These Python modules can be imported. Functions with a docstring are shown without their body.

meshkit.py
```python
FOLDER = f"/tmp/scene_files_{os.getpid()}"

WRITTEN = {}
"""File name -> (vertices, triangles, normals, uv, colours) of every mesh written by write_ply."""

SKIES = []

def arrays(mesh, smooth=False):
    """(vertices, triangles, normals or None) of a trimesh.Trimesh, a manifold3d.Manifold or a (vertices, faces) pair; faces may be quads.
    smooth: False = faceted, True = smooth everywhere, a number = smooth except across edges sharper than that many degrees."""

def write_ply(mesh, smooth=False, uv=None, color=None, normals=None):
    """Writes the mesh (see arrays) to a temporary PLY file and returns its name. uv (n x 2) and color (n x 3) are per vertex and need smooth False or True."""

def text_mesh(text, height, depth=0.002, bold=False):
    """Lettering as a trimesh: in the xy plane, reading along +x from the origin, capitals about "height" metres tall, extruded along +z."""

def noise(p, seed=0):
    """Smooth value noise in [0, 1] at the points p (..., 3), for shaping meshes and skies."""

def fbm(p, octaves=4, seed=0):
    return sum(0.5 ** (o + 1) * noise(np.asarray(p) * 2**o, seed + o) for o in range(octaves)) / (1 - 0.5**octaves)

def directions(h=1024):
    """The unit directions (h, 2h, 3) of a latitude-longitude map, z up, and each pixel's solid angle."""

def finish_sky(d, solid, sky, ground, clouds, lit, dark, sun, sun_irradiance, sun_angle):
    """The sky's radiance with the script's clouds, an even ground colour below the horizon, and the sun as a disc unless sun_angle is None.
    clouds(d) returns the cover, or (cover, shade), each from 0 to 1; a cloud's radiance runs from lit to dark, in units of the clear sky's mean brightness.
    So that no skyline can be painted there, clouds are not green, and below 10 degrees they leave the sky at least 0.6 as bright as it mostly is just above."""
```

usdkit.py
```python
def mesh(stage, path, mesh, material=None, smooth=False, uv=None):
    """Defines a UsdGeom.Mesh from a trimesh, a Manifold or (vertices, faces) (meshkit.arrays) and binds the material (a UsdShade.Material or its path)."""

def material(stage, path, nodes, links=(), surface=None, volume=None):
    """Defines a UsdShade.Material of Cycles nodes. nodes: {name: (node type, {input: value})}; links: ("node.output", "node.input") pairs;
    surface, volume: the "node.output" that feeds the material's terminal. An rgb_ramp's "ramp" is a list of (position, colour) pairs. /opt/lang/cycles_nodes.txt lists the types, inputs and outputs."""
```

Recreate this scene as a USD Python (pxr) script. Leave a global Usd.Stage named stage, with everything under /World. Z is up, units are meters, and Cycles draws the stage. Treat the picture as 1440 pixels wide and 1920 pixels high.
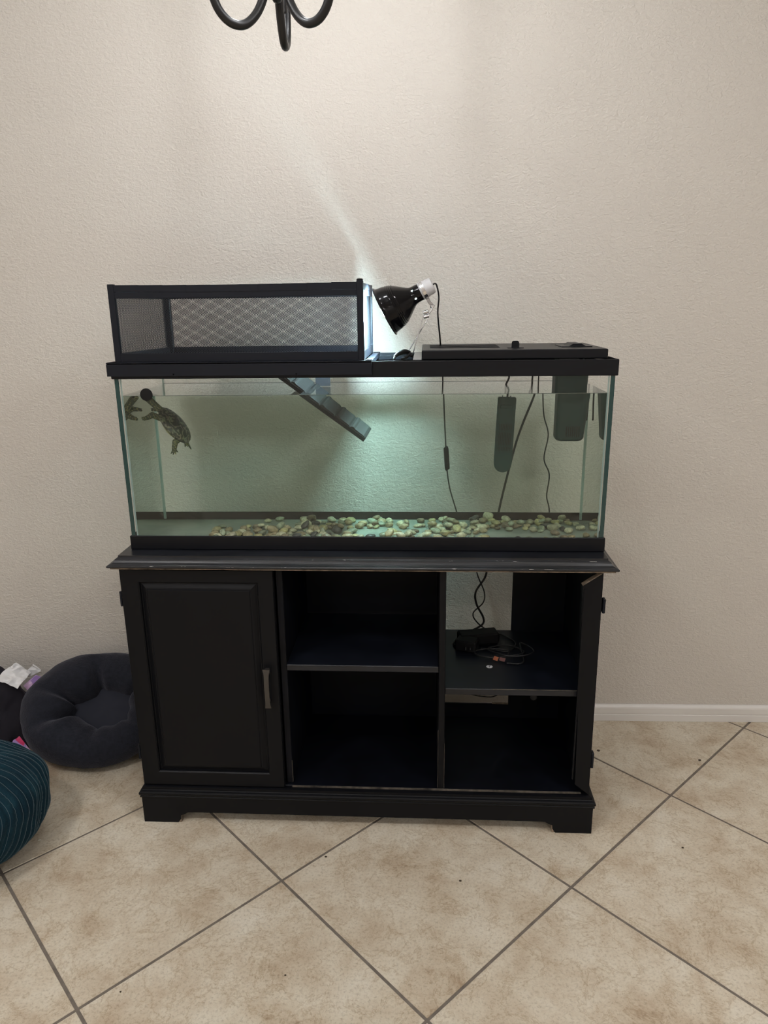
import math, numpy as np, trimesh, manifold3d, shapely.geometry as sg, shapely.affinity as sa
from pxr import Usd, UsdGeom, UsdLux, UsdShade, Gf, Sdf
import usdkit, meshkit

rng = np.random.default_rng(7)
stage = Usd.Stage.CreateInMemory()
UsdGeom.SetStageUpAxis(stage, UsdGeom.Tokens.z)
UsdGeom.SetStageMetersPerUnit(stage, 1.0)
UsdGeom.Xform.Define(stage, '/World')
UsdGeom.Scope.Define(stage, '/World/Looks')

# ------------------------------------------------------------------ camera, lights, exposure
cam = UsdGeom.Camera.Define(stage, '/World/camera')
cam.CreateHorizontalApertureAttr(36.0)
cam.CreateVerticalApertureAttr(48.0)
cam.CreateFocalLengthAttr(1365.6 / 1440 * 36.0)
cam.CreateClippingRangeAttr(Gf.Vec2f(0.05, 60))
PITCH, YAW, ROLL, EYE = 0.2777, 0.0408, -0.013, (0.0925, -2.2804, 1.4049)
_f = np.array([-math.sin(YAW) * math.cos(PITCH), math.cos(YAW) * math.cos(PITCH), -math.sin(PITCH)])
_r0 = np.array([math.cos(YAW), math.sin(YAW), 0]); _u0 = np.cross(_r0, _f)
_r = math.cos(ROLL) * _r0 + math.sin(ROLL) * _u0
_u = -math.sin(ROLL) * _r0 + math.cos(ROLL) * _u0
M = Gf.Matrix4d(1)
for i, row in enumerate((_r, _u, -_f)):
    M.SetRow(i, Gf.Vec4d(*map(float, row), 0))
M.SetRow(3, Gf.Vec4d(*EYE, 1))
cam.AddTransformOp().Set(M)
cam.CreateExposureAttr(0.09)

CHANDELIER_L = 166.0      # radiance of a chandelier bulb
FILL_L = 51.0          # radiance of an unseen fill light added at the ceiling
HEAT_L = 820.0            # radiance of the daylight bulb in the clamp lamp

# ------------------------------------------------------------------ helpers
KX, KY, KA = -0.0342, -0.5001, -0.0176         # frame of the cabinet: origin on its front, turned one degree to the wall
_c, _s = math.cos(KA), math.sin(KA)
_names, _base = {}, {}


def l2w(p):
    return (KX + _c * p[0] - _s * p[1], KY + _s * p[0] + _c * p[1], p[2])


def numbered(parent, name):
    k = (parent, name)
    n = _names.get(k, 0)
    _names[k] = n + 1
    return name if n == 0 else f'{name}_{n:03d}'


def tag(p, label=None, cat=None, group=None, kind=None):
    for k, v in (('label', label), ('category', cat), ('group', group), ('kind', kind)):
        if v:
            p.SetCustomDataByKey(k, v)
    return p


def thing(name, label, cat, base, local=True, group=None, kind=None):
    """An Xform at the thing's base; its parts are given in the same frame as the base."""
    path = '/World/' + numbered('/World', name)
    x = UsdGeom.Xform.Define(stage, path)
    x.AddTranslateOp().Set(Gf.Vec3d(*map(float, l2w(base) if local else base)))
    if local:
        x.AddRotateZOp().Set(math.degrees(KA))
    _base[path] = np.array(base, float)
    return tag(x.GetPrim(), label, cat, group, kind)


def shift(m, d):
    v, f, _ = meshkit.arrays(m)
    return trimesh.Trimesh(v + d, f, process=False)


def part(parent, name, m, mat, smooth=False, label=None, kind=None):
    pp = str(parent.GetPath())
    b = _base[pp]
    path = pp + '/' + numbered(pp, name)
    _base[path] = b
    return tag(usdkit.mesh(stage, path, shift(m, -b), mat, smooth=smooth).GetPrim(), label, kind=kind)


def struct(name, m, mat, smooth=False, label=None):
    path = '/World/' + numbered('/World', name)
    _base[path] = np.zeros(3)
    return tag(usdkit.mesh(stage, path, m, mat, smooth=smooth).GetPrim(), label, kind='structure')


def hull(pts):
    return trimesh.convex.convex_hull(np.asarray(pts, float))


def bx(x0, x1, y0, y1, z0, z1, b=0.0015):
    """A box with chamfered edges."""
    x0, x1, y0, y1, z0, z1 = min(x0, x1), max(x0, x1), min(y0, y1), max(y0, y1), min(z0, z1), max(z0, z1)
    b = min(b, .45 * (x1 - x0), .45 * (y1 - y0), .45 * (z1 - z0))
    if b <= 0:
        return hull([(x, y, z) for x in (x0, x1) for y in (y0, y1) for z in (z0, z1)])
    p = []
    for dx, dy, dz in ((0, b, b), (b, 0, b), (b, b, 0)):
        p += [(x, y, z) for x in (x0 + dx, x1 - dx) for y in (y0 + dy, y1 - dy) for z in (z0 + dz, z1 - dz)]
    return hull(p)


def cat(*ms):
    return trimesh.util.concatenate([shift(m, 0) for m in ms])


def spline(pts, n=8):
    p = np.asarray(pts, float)
    q = np.vstack([2 * p[0] - p[1], p, 2 * p[-1] - p[-2]])
    out = []
    for i in range(1, len(q) - 2):
        for t in np.linspace(0, 1, n, endpoint=False):
            a, b, c, d = q[i - 1], q[i], q[i + 1], q[i + 2]
            out.append(.5 * (2 * b + (c - a) * t + (2 * a - 5 * b + 4 * c - d) * t * t + (3 * b - a - 3 * c + d) * t ** 3))
    out.append(q[-2])
    return np.array(out)


def tube(pts, r, sides=10, n=8, squash=None):
    """A smooth tube along the points with domed ends; r a number or one per point."""
    p = spline(pts, n) if n else np.asarray(pts, float)
    rr = np.interp(np.linspace(0, 1, len(p)), np.linspace(0, 1, np.size(r)) if np.size(r) > 1 else [0, 1], r if np.size(r) > 1 else [r, r])
    t = np.gradient(p, axis=0)
    t /= np.linalg.norm(t, axis=1, keepdims=True) + 1e-12
    a = np.cross(t[0], [0, 0, 1.0] if abs(t[0][2]) < .9 else [1.0, 0, 0]); a /= np.linalg.norm(a)
    rings = []
    ang = np.arange(sides) * 2 * np.pi / sides
    for i in range(len(p)):
        a = a - t[i] * (a @ t[i]); a /= np.linalg.norm(a)
        b = np.cross(t[i], a)
        rings.append(p[i] + rr[i] * (np.cos(ang)[:, None] * a + np.sin(ang)[:, None] * b))
    v = np.vstack([*rings, p[0] - t[0] * rr[0] * .4, p[-1] + t[-1] * rr[-1] * .4])
    f = []
    for i in range(len(p) - 1):
        for j in range(sides):
            k = (j + 1) % sides
            A, B, C, D = i * sides + j, i * sides + k, (i + 1) * sides + k, (i + 1) * sides + j
            f += [(A, B, C), (A, C, D)]
    e0, e1, L = len(v) - 2, len(v) - 1, (len(p) - 1) * sides
    for j in range(sides):
        k = (j + 1) % sides
        f += [(e0, k, j), (e1, L + j, L + k)]
    return trimesh.Trimesh(v, f, process=False)


def lathe(profile, sides=48, skip=()):
    """profile: (r, z) pairs turned about z; skip: quads (ring, side) left out as holes."""
    v, f = [], []
    ang = np.arange(sides) * 2 * np.pi / sides
    for r, z in profile:
        v.append(np.stack([r * np.cos(ang), r * np.sin(ang), np.full(sides, z)], 1))
    for i in range(len(profile) - 1):
        for j in range(sides):
            if (i, j) in skip:
                continue
            k = (j + 1) % sides
            A, B, C, D = i * sides + j, i * sides + k, (i + 1) * sides + k, (i + 1) * sides + j
            f += [(A, B, C), (A, C, D)]
    return trimesh.Trimesh(np.vstack(v), f, process=False)


def frame_to(axis, origin, xhint=(0, 1, 0)):
    z = np.asarray(axis, float) / np.linalg.norm(axis)
    x = np.asarray(xhint, float)
    if abs(x @ z) > .95: x = np.array([1.0, 0, 0])
    x = x - z * (x @ z); x /= np.linalg.norm(x)
    T = np.eye(4); T[:3, 0], T[:3, 1], T[:3, 2], T[:3, 3] = x, np.cross(z, x), z, origin
    return T


def moved(m, T):
    m = shift(m, 0); m.apply_transform(T); return m


def extrude(poly, h, T=None):
    m = trimesh.creation.extrude_polygon(poly, h, engine='earcut')
    if T is not None:
        m.apply_transform(T)
    return m


XZ = np.array([[1, 0, 0, 0], [0, 0, -1, 0], [0, 1, 0, 0], [0, 0, 0, 1.0]])      # polygon (x, z), extruded towards -y


def front_poly(poly, y0, y1):
    """polygon in (u, z) standing between the depths y0 < y1"""
    T = XZ.copy(); T[1, 3] = y1
    return extrude(poly, y1 - y0, T)


def man(m):
    m = trimesh.Trimesh(*[meshkit.arrays(m)[k] for k in (0, 1)]); m.merge_vertices()
    return manifold3d.Manifold(manifold3d.Mesh(np.asarray(m.vertices, np.float32), np.asarray(m.faces, np.uint32)))


def sph(c, r, n=14):
    return manifold3d.Manifold.sphere(float(r), n).translate([float(x) for x in c])


def flesh(chains, edge=.004, iters=10, extra=()):
    """One continuous body: hulls of neighbouring spheres of every chain, united, refined and smoothed."""
    ms = []
    for ch in chains:
        for (c0, r0), (c1, r1) in zip(ch[:-1], ch[1:]):
            ms.append(manifold3d.Manifold.batch_hull([sph(c0, r0), sph(c1, r1)]))
    body = manifold3d.Manifold.batch_boolean(ms + list(extra), manifold3d.OpType.Add).refine_to_length(edge)
    v, f, _ = meshkit.arrays(body)
    t = trimesh.Trimesh(v, f, process=True)
    trimesh.smoothing.filter_taubin(t, iterations=iters)
    return t


def loft(rings):
    """closed rings of the same count joined, ends capped (convex rings)"""
    n = len(rings[0]); v = np.vstack(rings); f = []
    for i in range(len(rings) - 1):
        for j in range(n):
            k = (j + 1) % n
            f += [(i * n + j, i * n + k, (i + 1) * n + k), (i * n + j, (i + 1) * n + k, (i + 1) * n + j)]
    e = (len(rings) - 1) * n
    for j in range(1, n - 1):
        f += [(0, j + 1, j), (e, e + j, e + j + 1)]
    return trimesh.Trimesh(v, f, process=False)


# ------------------------------------------------------------------ materials
def L(name):
    return '/World/Looks/' + name


def plain(name, col, rough=.5, metal=0.0, spec=.5, bump=None, coat=0.0, sheen=0.0, vary=0.0, vscale=20, sheen_tint=None):
    n = {'p': ('principled_bsdf', {'base_color': col, 'roughness': rough, 'metallic': metal, 'specular_ior_level': spec, 'coat_weight': coat, 'sheen_weight': sheen, **({'sheen_tint': sheen_tint} if sheen_tint else {})}),
         'g': ('texture_coordinate', {})}
    l = []
    if bump:
        sc, st = bump
        n['bn'] = ('noise_texture', {'scale': sc, 'detail': 3.0})
        n['b'] = ('bump', {'strength': st, 'distance': .002})
        l += [('g.object', 'bn.vector'), ('bn.fac', 'b.height'), ('b.normal', 'p.normal')]
    if vary:
        n['vn'] = ('noise_texture', {'scale': vscale, 'detail': 4.0, 'roughness': .6})
        n['vr'] = ('rgb_ramp', {'ramp': [(.3, tuple(c * (1 - vary) for c in col)), (.7, tuple(min(1, c * (1 + vary)) for c in col))]})
        l += [('g.object', 'vn.vector'), ('vn.fac', 'vr.fac'), ('vr.color', 'p.base_color')]
    return usdkit.material(stage, L(name), n, l, surface='p.BSDF')


MAT = {}
# painted wall: warm off-white with an orange-peel relief
MAT['wall'] = usdkit.material(stage, L('wall_paint'), {
    'g': ('geometry', {}),
    'm': ('mapping', {'scale': (1.0, 1.0, 1.45)}),
    'n': ('noise_texture', {'scale': 84.0, 'detail': 2.5, 'roughness': .55, 'distortion': .9}),
    'r': ('map_range', {'from_min': .36, 'from_max': .66, 'to_min': 0., 'to_max': 1., 'clamp': True}),
    'b': ('bump', {'strength': .42, 'distance': .0030}),
    'p': ('principled_bsdf', {'base_color': (.60, .562, .515), 'roughness': .62, 'specular_ior_level': .35})},
    [('g.position', 'm.vector'), ('m.vector', 'n.vector'), ('n.fac', 'r.value'), ('r.result', 'b.height'), ('b.normal', 'p.normal')], surface='p.BSDF')
MAT['ceiling'] = plain('ceiling_paint', (.72, .70, .66), .8)
MAT['white_trim'] = plain('white_trim_paint', (.70, .68, .66), .38, bump=(30, .05))
# floor tile: mottled travertine look, shifted from tile to tile
MAT['tile'] = usdkit.material(stage, L('floor_tile'), {
    'g': ('geometry', {}), 'o': ('object_info', {}),
    'k': ('vector_math', {'math_type': 'scale', 'vector1': (1, 1, 1), 'scale': 1.0}),
    'mm': ('math', {'math_type': 'multiply', 'value2': 37.0}),
    'cx': ('combine_xyz', {'z': 0.0}),
    'a': ('vector_math', {'math_type': 'add'}),
    'n1': ('noise_texture', {'scale': 7.0, 'detail': 8.0, 'roughness': .68, 'distortion': .25}),
    'n2': ('noise_texture', {'scale': 150.0, 'detail': 5.0, 'roughness': .75}),
    'n3': ('noise_texture', {'scale': 9.0, 'detail': 7.0, 'roughness': .68, 'distortion': .5}),
    'r1': ('rgb_ramp', {'ramp': [(.30, (.45, .35, .25)), (.43, (.57, .487, .375)), (.55, (.65, .585, .475)), (.72, (.72, .675, .58))]}),
    'r2': ('rgb_ramp', {'ramp': [(.34, (.62, .59, .55)), (.49, (.96, .95, .94)), (.62, (1.0, 1.0, 1.0))]}),
    's3': ('math', {'math_type': 'subtract', 'value2': .5}), 'ab': ('math', {'math_type': 'absolute'}),
    'r3': ('rgb_ramp', {'ramp': [(0., (.72, .66, .59)), (.008, (.87, .83, .78)), (.022, (1, 1, 1))]}),
    'x1': ('mix', {'mix_type': 'multiply', 'fac': .75}), 'x2': ('mix', {'mix_type': 'multiply', 'fac': .75}),
    'b': ('bump', {'strength': .12, 'distance': .001}),
    'p': ('principled_bsdf', {'roughness': .42, 'specular_ior_level': .42})},
    [('o.random', 'mm.value1'), ('mm.value', 'cx.x'), ('mm.value', 'cx.y'), ('g.position', 'a.vector1'), ('cx.vector', 'a.vector2'),
     ('a.vector', 'n1.vector'), ('a.vector', 'n2.vector'), ('a.vector', 'n3.vector'), ('n1.fac', 'r1.fac'), ('n2.fac', 'r2.fac'),
     ('n3.fac', 's3.value1'), ('s3.value', 'ab.value1'), ('ab.value', 'r3.fac'),
     ('r1.color', 'x1.color1'), ('r2.color', 'x1.color2'), ('x1.color', 'x2.color1'), ('r3.color', 'x2.color2'), ('x2.color', 'p.base_color'),
     ('n2.fac', 'b.height'), ('b.normal', 'p.normal')], surface='p.BSDF')
MAT['grout'] = plain('grout', (.165, .140, .118), .9, bump=(300, .4), vary=.2, vscale=40)
MAT['black_paint'] = plain('black_cabinet_paint', (.0030, .0034, .0050), .46, spec=.19, bump=(9, .05))
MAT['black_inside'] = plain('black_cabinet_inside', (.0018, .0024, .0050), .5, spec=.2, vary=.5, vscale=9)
MAT['raw_edge'] = plain('raw_wood_edge', (.21, .162, .118), .8, vary=.6, vscale=45)
MAT['raw_dark'] = plain('rubbed_wood_edge', (.075, .064, .052), .8, vary=.9, vscale=30)


def worn(name, col, edges, rough, dust):
    """black paint with chips where the given heights (world z) of its edges lie, and a thin film of dust"""
    n = {'g': ('geometry', {}), 's': ('separate_xyz', {}), 'n': ('noise_texture', {'scale': 26.0, 'detail': 5.0, 'roughness': .65}),
         'm': ('mapping', {'scale': (1, 1, 8)}), 'thr': ('math', {'math_type': 'greater_than', 'value2': .63}),
         'd': ('noise_texture', {'scale': 7.0, 'detail': 6.0, 'roughness': .65}), 'dr': ('rgb_ramp', {'ramp': [(.42, col), (.75, dust)]}),
         'x': ('mix', {'color2': (.30, .29, .28)}), 'p': ('principled_bsdf', {'roughness': rough})}
    l = [('g.position', 's.vector'), ('g.position', 'm.vector'), ('m.vector', 'n.vector'), ('n.fac', 'thr.value1'), ('g.position', 'd.vector'), ('d.fac', 'dr.fac')]
    last = None
    for i, z in enumerate(edges):
        n[f'c{i}'] = ('math', {'math_type': 'compare', 'value2': z, 'value3': .0008})
        l.append(('s.z', f'c{i}.value1'))
        if last:
            n[f'x{i}'] = ('math', {'math_type': 'maximum'})
            l += [(last, f'x{i}.value1'), (f'c{i}.value', f'x{i}.value2')]
            last = f'x{i}.value'
        else:
            last = f'c{i}.value'
    n['e'] = ('math', {'math_type': 'multiply'})
    l += [(last, 'e.value1'), ('thr.value', 'e.value2'), ('e.value', 'x.fac'), ('dr.color', 'x.color1'), ('x.color', 'p.base_color')]
    return usdkit.material(stage, L(name), n, l, surface='p.BSDF')


MAT['black_top'] = worn('black_cabinet_top', (.006, .0068, .0095), [.7725, .7870], .30, (.016, .018, .024))
MAT['black_shelf'] = worn('black_shelf_board', (.0025, .0034, .0068), [-1.0], .36, (.009, .0115, .019))
MAT['pewter'] = plain('dark_pewter', (.085, .080, .076), .38, metal=.8)
MAT['plastic'] = plain('black_plastic', (.0030, .0036, .0060), .38, spec=.26)
MAT['matte_black'] = plain('matte_black_rubber', (.0045, .0045, .005), .6, spec=.25)
MAT['metal_black'] = plain('black_powder_coat', (.0046, .0062, .0115), .45, spec=.26)
MAT['mesh_black'] = plain('black_mesh_wire', (.010, .011, .015), .45)
MAT['lamp_black'] = plain('black_gloss_enamel', (.002, .002, .003), .13, spec=.24, coat=.08)
MAT['lamp_white'] = plain('white_reflector', (.85, .86, .86), .3)
MAT['chrome'] = plain('chrome', (.72, .72, .74), .18, metal=1.0)
MAT['ceramic'] = plain('grey_ceramic', (.55, .55, .57), .45)
MAT['iron'] = plain('black_wrought_iron', (.008, .008, .010), .36, bump=(60, .1))
MAT['green_plastic'] = plain('dark_green_plastic', (.017, .044, .041), .5, spec=.35)
MAT['green_dark'] = plain('dark_slot', (.0015, .002, .002), .6)
MAT['cord'] = plain('black_cord', (.012, .012, .013), .45)
MAT['fleece'] = plain('charcoal_fleece', (.018, .0195, .027), .95, spec=.1, bump=(220, .9), sheen=.35, sheen_tint=(.35, .35, .42), vary=.25, vscale=90)
MAT['cushion'] = plain('slate_cushion', (.026, .028, .039), .9, spec=.15, bump=(500, .3), sheen=.2, sheen_tint=(.4, .4, .5))
MAT['black_cloth'] = plain('black_cloth', (.016, .0145, .020), .85, spec=.2, sheen=.25, sheen_tint=(.4, .35, .45), bump=(350, .3))
MAT['paper'] = plain('white_paper', (.74, .74, .76), .6)
MAT['raw_tag'] = plain('orange_paper_tag', (.34, .10, .045), .6)
MAT['sticker'] = plain('white_sticker', (.62, .62, .64), .5)
MAT['ink'] = plain('black_ink', (.01, .01, .01), .5)
MAT['ramp'] = plain('grey_ramp_plastic', (.011, .0125, .0125), .7, bump=(200, .4), vary=.3, vscale=60)
MAT['skin'] = usdkit.material(stage, L('turtle_skin'), {
    'g': ('texture_coordinate', {}), 'w': ('wave_texture', {'wave_type': 'bands', 'bands_direction': 'diagonal', 'scale': 60.0, 'distortion': 9.0, 'detail': 2.0, 'detail_scale': 2.5}),
    'r': ('rgb_ramp', {'ramp': [(.0, (.035, .042, .028)), (.80, (.05, .055, .035)), (.93, (.24, .23, .09)), (1., (.28, .26, .10))]}), 'p': ('principled_bsdf', {'roughness': .5})},
    [('g.object', 'w.vector'), ('w.fac', 'r.fac'), ('r.color', 'p.base_color')], surface='p.BSDF')
MAT['shell'] = usdkit.material(stage, L('turtle_carapace'), {
    'g': ('texture_coordinate', {}), 'w': ('wave_texture', {'wave_type': 'bands', 'bands_direction': 'diagonal', 'scale': 17.0, 'distortion': 14.0, 'detail': 4.0, 'detail_scale': 3.0}),
    'n': ('noise_texture', {'scale': 70.0, 'detail': 4.0}), 'r': ('rgb_ramp', {'ramp': [(.0, (.030, .030, .022)), (.5, (.065, .062, .042)), (.8, (.17, .16, .10)), (1., (.26, .25, .18))]}),
    'x': ('mix', {'mix_type': 'multiply', 'fac': .6}), 'p': ('principled_bsdf', {'roughness': .3, 'coat_weight': .3})},
    [('g.object', 'w.vector'), ('g.object', 'n.vector'), ('w.fac', 'r.fac'), ('r.color', 'x.color1'), ('n.color', 'x.color2'), ('x.color', 'p.base_color')], surface='p.BSDF')
MAT['plastron'] = plain('turtle_plastron', (.38, .34, .16), .45, vary=.5, vscale=90)
MAT['teal'] = usdkit.material(stage, L('teal_ribbed_velour'), {
    'g': ('texture_coordinate', {}), 'n': ('noise_texture', {'scale': 14.0, 'detail': 5.0, 'roughness': .65}), 'f': ('noise_texture', {'scale': 420.0, 'detail': 2.0}),
    'r': ('rgb_ramp', {'ramp': [(.3, (.0025, .013, .023)), (.55, (.0045, .024, .038)), (.75, (.012, .045, .062))]}), 'b': ('bump', {'strength': .5, 'distance': .002}),
    'p': ('principled_bsdf', {'roughness': .85, 'specular_ior_level': .15, 'sheen_weight': .18, 'sheen_tint': (.35, .6, .75), 'sheen_roughness': .4})},
    [('g.object', 'n.vector'), ('g.object', 'f.vector'), ('n.fac', 'r.fac'), ('r.color', 'p.base_color'), ('f.fac', 'b.height'), ('b.normal', 'p.normal')], surface='p.BSDF')
MAT['pipe'] = plain('grey_teal_thread', (.075, .11, .13), .8)


def emit(name, col, strength):
    return usdkit.material(stage, L(name), {'e': ('emission', {'color': col, 'strength': strength})}, [], surface='e.emission')


MAT['bulb_warm'] = emit('warm_bulb', (.955, .975, 1.0), CHANDELIER_L)
MAT['fill_glow'] = emit('fill_light_glow', (1.0, .982, .980), FILL_L)  # glow of the added fill discs
MAT['bulb_cool'] = emit('daylight_bulb', (.62, .92, 1.0), HEAT_L)
# thin glass: lets sun and lamp light through, mirrors at grazing angles
MAT['glass'] = usdkit.material(stage, L('tank_glass'), {
    'f': ('fresnel', {'IOR': 1.45}), 'ge': ('geometry', {}), 'o': ('math', {'math_type': 'subtract', 'value1': 1.0}), 'k': ('math', {'math_type': 'multiply'}),
    't': ('transparent_bsdf', {'color': (.972, .988, .980)}), 'g': ('glossy_bsdf', {'color': (1, 1, 1), 'roughness': .0}), 'm': ('mix_closure', {})},
    [('ge.backfacing', 'o.value2'), ('o.value', 'k.value1'), ('f.fac', 'k.value2'), ('k.value', 'm.fac'), ('t.BSDF', 'm.closure1'), ('g.BSDF', 'm.closure2')], surface='m.closure')
MAT['glass_edge'] = usdkit.material(stage, L('green_glass_edge'), {'p': ('principled_bsdf', {'base_color': (.018, .050, .048), 'roughness': .12})}, [], surface='p.BSDF')
MAT['silicone'] = usdkit.material(stage, L('clear_silicone'), {
    'p': ('principled_bsdf', {'base_color': (.42, .55, .54), 'roughness': .35}), 't': ('transparent_bsdf', {'color': (.9, .95, .94)}), 'm': ('mix_closure', {'fac': .5})},
    [('p.BSDF', 'm.closure1'), ('t.BSDF', 'm.closure2')], surface='m.closure')
MAT['tank_floor'] = usdkit.material(stage, L('pale_reflection_floor'), {
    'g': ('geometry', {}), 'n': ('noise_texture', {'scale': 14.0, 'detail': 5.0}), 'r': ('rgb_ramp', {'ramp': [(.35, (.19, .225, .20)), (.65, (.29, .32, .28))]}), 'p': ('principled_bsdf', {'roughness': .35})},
    [('g.position', 'n.vector'), ('n.fac', 'r.fac'), ('r.color', 'p.base_color')], surface='p.BSDF')  # pale grazing reflection on the glass floor, painted as mottled base colour
# water: bends the view at the face behind the front pane; all faces mirror by Fresnel, the body absorbs red
MAT['water'] = usdkit.material(stage, L('green_water'), {
    'g': ('geometry', {}), 's': ('separate_xyz', {}), 'lt': ('math', {'math_type': 'less_than', 'value2': -.9}), 'gt': ('math', {'math_type': 'less_than', 'value2': .9}),
    'out': ('math', {'math_type': 'subtract', 'value1': 1.0}), 'front': ('math', {'math_type': 'multiply'}),
    'ax': ('math', {'math_type': 'absolute'}), 'side': ('math', {'math_type': 'greater_than', 'value2': .9}),
    'ot': ('math', {'math_type': 'multiply'}), 'mx': ('math', {'math_type': 'maximum'}), 'k': ('math', {'math_type': 'multiply'}),
    'f': ('fresnel', {'IOR': 1.33}), 't': ('transparent_bsdf', {'color': (1, 1, 1)}), 'r': ('refraction_bsdf', {'color': (1, 1, 1), 'roughness': 0., 'IOR': 1.33}),
    'gl': ('glossy_bsdf', {'color': (1, 1, 1), 'roughness': 0.}), 'tr': ('mix_closure', {}), 'm': ('mix_closure', {}),
    'v': ('volume_coefficients', {'absorption_coeffs': (.74, .25, .60), 'scatter_coeffs': (.10, .14, .11), 'anisotropy': .3, 'phase': 'Henyey-Greenstein'})},
    [('g.true_normal', 's.vector'), ('s.y', 'lt.value1'), ('g.backfacing', 'out.value2'), ('lt.value', 'front.value1'), ('out.value', 'front.value2'), ('front.value', 'tr.fac'),
     ('t.BSDF', 'tr.closure1'), ('r.BSDF', 'tr.closure2'),
     ('s.x', 'ax.value1'), ('ax.value', 'side.value1'), ('s.y', 'gt.value1'), ('gt.value', 'ot.value1'), ('out.value', 'ot.value2'), ('ot.value', 'mx.value1'), ('side.value', 'mx.value2'),
     ('mx.value', 'k.value1'), ('f.fac', 'k.value2'), ('k.value', 'm.fac'), ('tr.closure', 'm.closure1'), ('gl.BSDF', 'm.closure2')], surface='m.closure', volume='v.volume')

# ------------------------------------------------------------------ the room
X0, X1, YF, H = -2.45, 2.6, -4.7, 2.75
struct('wall_back', bx(X0 - .1, X1 + .1, 0, .1, -.02, H, 0), MAT['wall'], label='textured off-white back wall behind the aquarium')
struct('wall_left', bx(X0 - .1, X0, YF, 0, -.02, H, 0), MAT['wall'])
struct('wall_right', bx(X1, X1 + .1, YF, 0, -.02, H, 0), MAT['wall'])
struct('wall_front', bx(X0 - .1, X1 + .1, YF - .1, YF, -.02, H, 0), MAT['wall'])
struct('ceiling', bx(X0 - .1, X1 + .1, YF - .1, .1, H, H + .1, 0), MAT['ceiling'])
prof = [(0, 0), (-.0130, 0), (-.0130, .0235), (-.0112, .0250), (-.0112, .0275), (-.0130, .0290), (-.0130, .0490), (-.0115, .0535), (-.0070, .0580), (-.0040, .0600), (0, .0600)]
T = np.array([[0, 0, 1.0, X0], [1, 0, 0, 0], [0, 1, 0, 0], [0, 0, 0, 1]])
struct('baseboard_back', extrude(sg.Polygon(prof), X1 - X0, T), MAT['white_trim'], label='white moulded baseboard along the back wall')

fl = UsdGeom.Xform.Define(stage, '/World/floor').GetPrim()
_base['/World/floor'] = np.zeros(3)
tag(fl, 'beige stone-look tiles laid diagonally with dark grout', kind='structure')
part(fl, 'grout', bx(X0, X1, YF, 0, -.02, -.0022, 0), MAT['grout'])
TS, TA, TX, TY = .5154, .7793, -.2419, -.7673
room = sg.box(X0, YF, X1, -.001)
tu, tv = np.array([math.cos(TA), math.sin(TA)]) * TS, np.array([math.sin(TA), -math.cos(TA)]) * TS
for i in range(-14, 15):
    for j in range(-14, 15):
        o = np.array([TX, TY]) + i * tu + j * tv
        q = sg.Polygon([o, o + tu, o + tu + tv, o + tv]).buffer(-.0036, join_style=2).intersection(room)
        if q.is_empty or q.area < 1e-4:
            continue
        inn = q.buffer(-.0009, join_style=2)
        if inn.is_empty:
            continue
        dz = rng.uniform(-.0003, .0003)
        pts = [(x, y, -.0015 + dz) for x, y in q.exterior.coords[:-1]] + [(x, y, -.012) for x, y in q.exterior.coords[:-1]] + [(x, y, -.0004 + dz) for x, y in inn.exterior.coords[:-1]]
        part(fl, 'tile', hull(pts), MAT['tile'])

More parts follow.
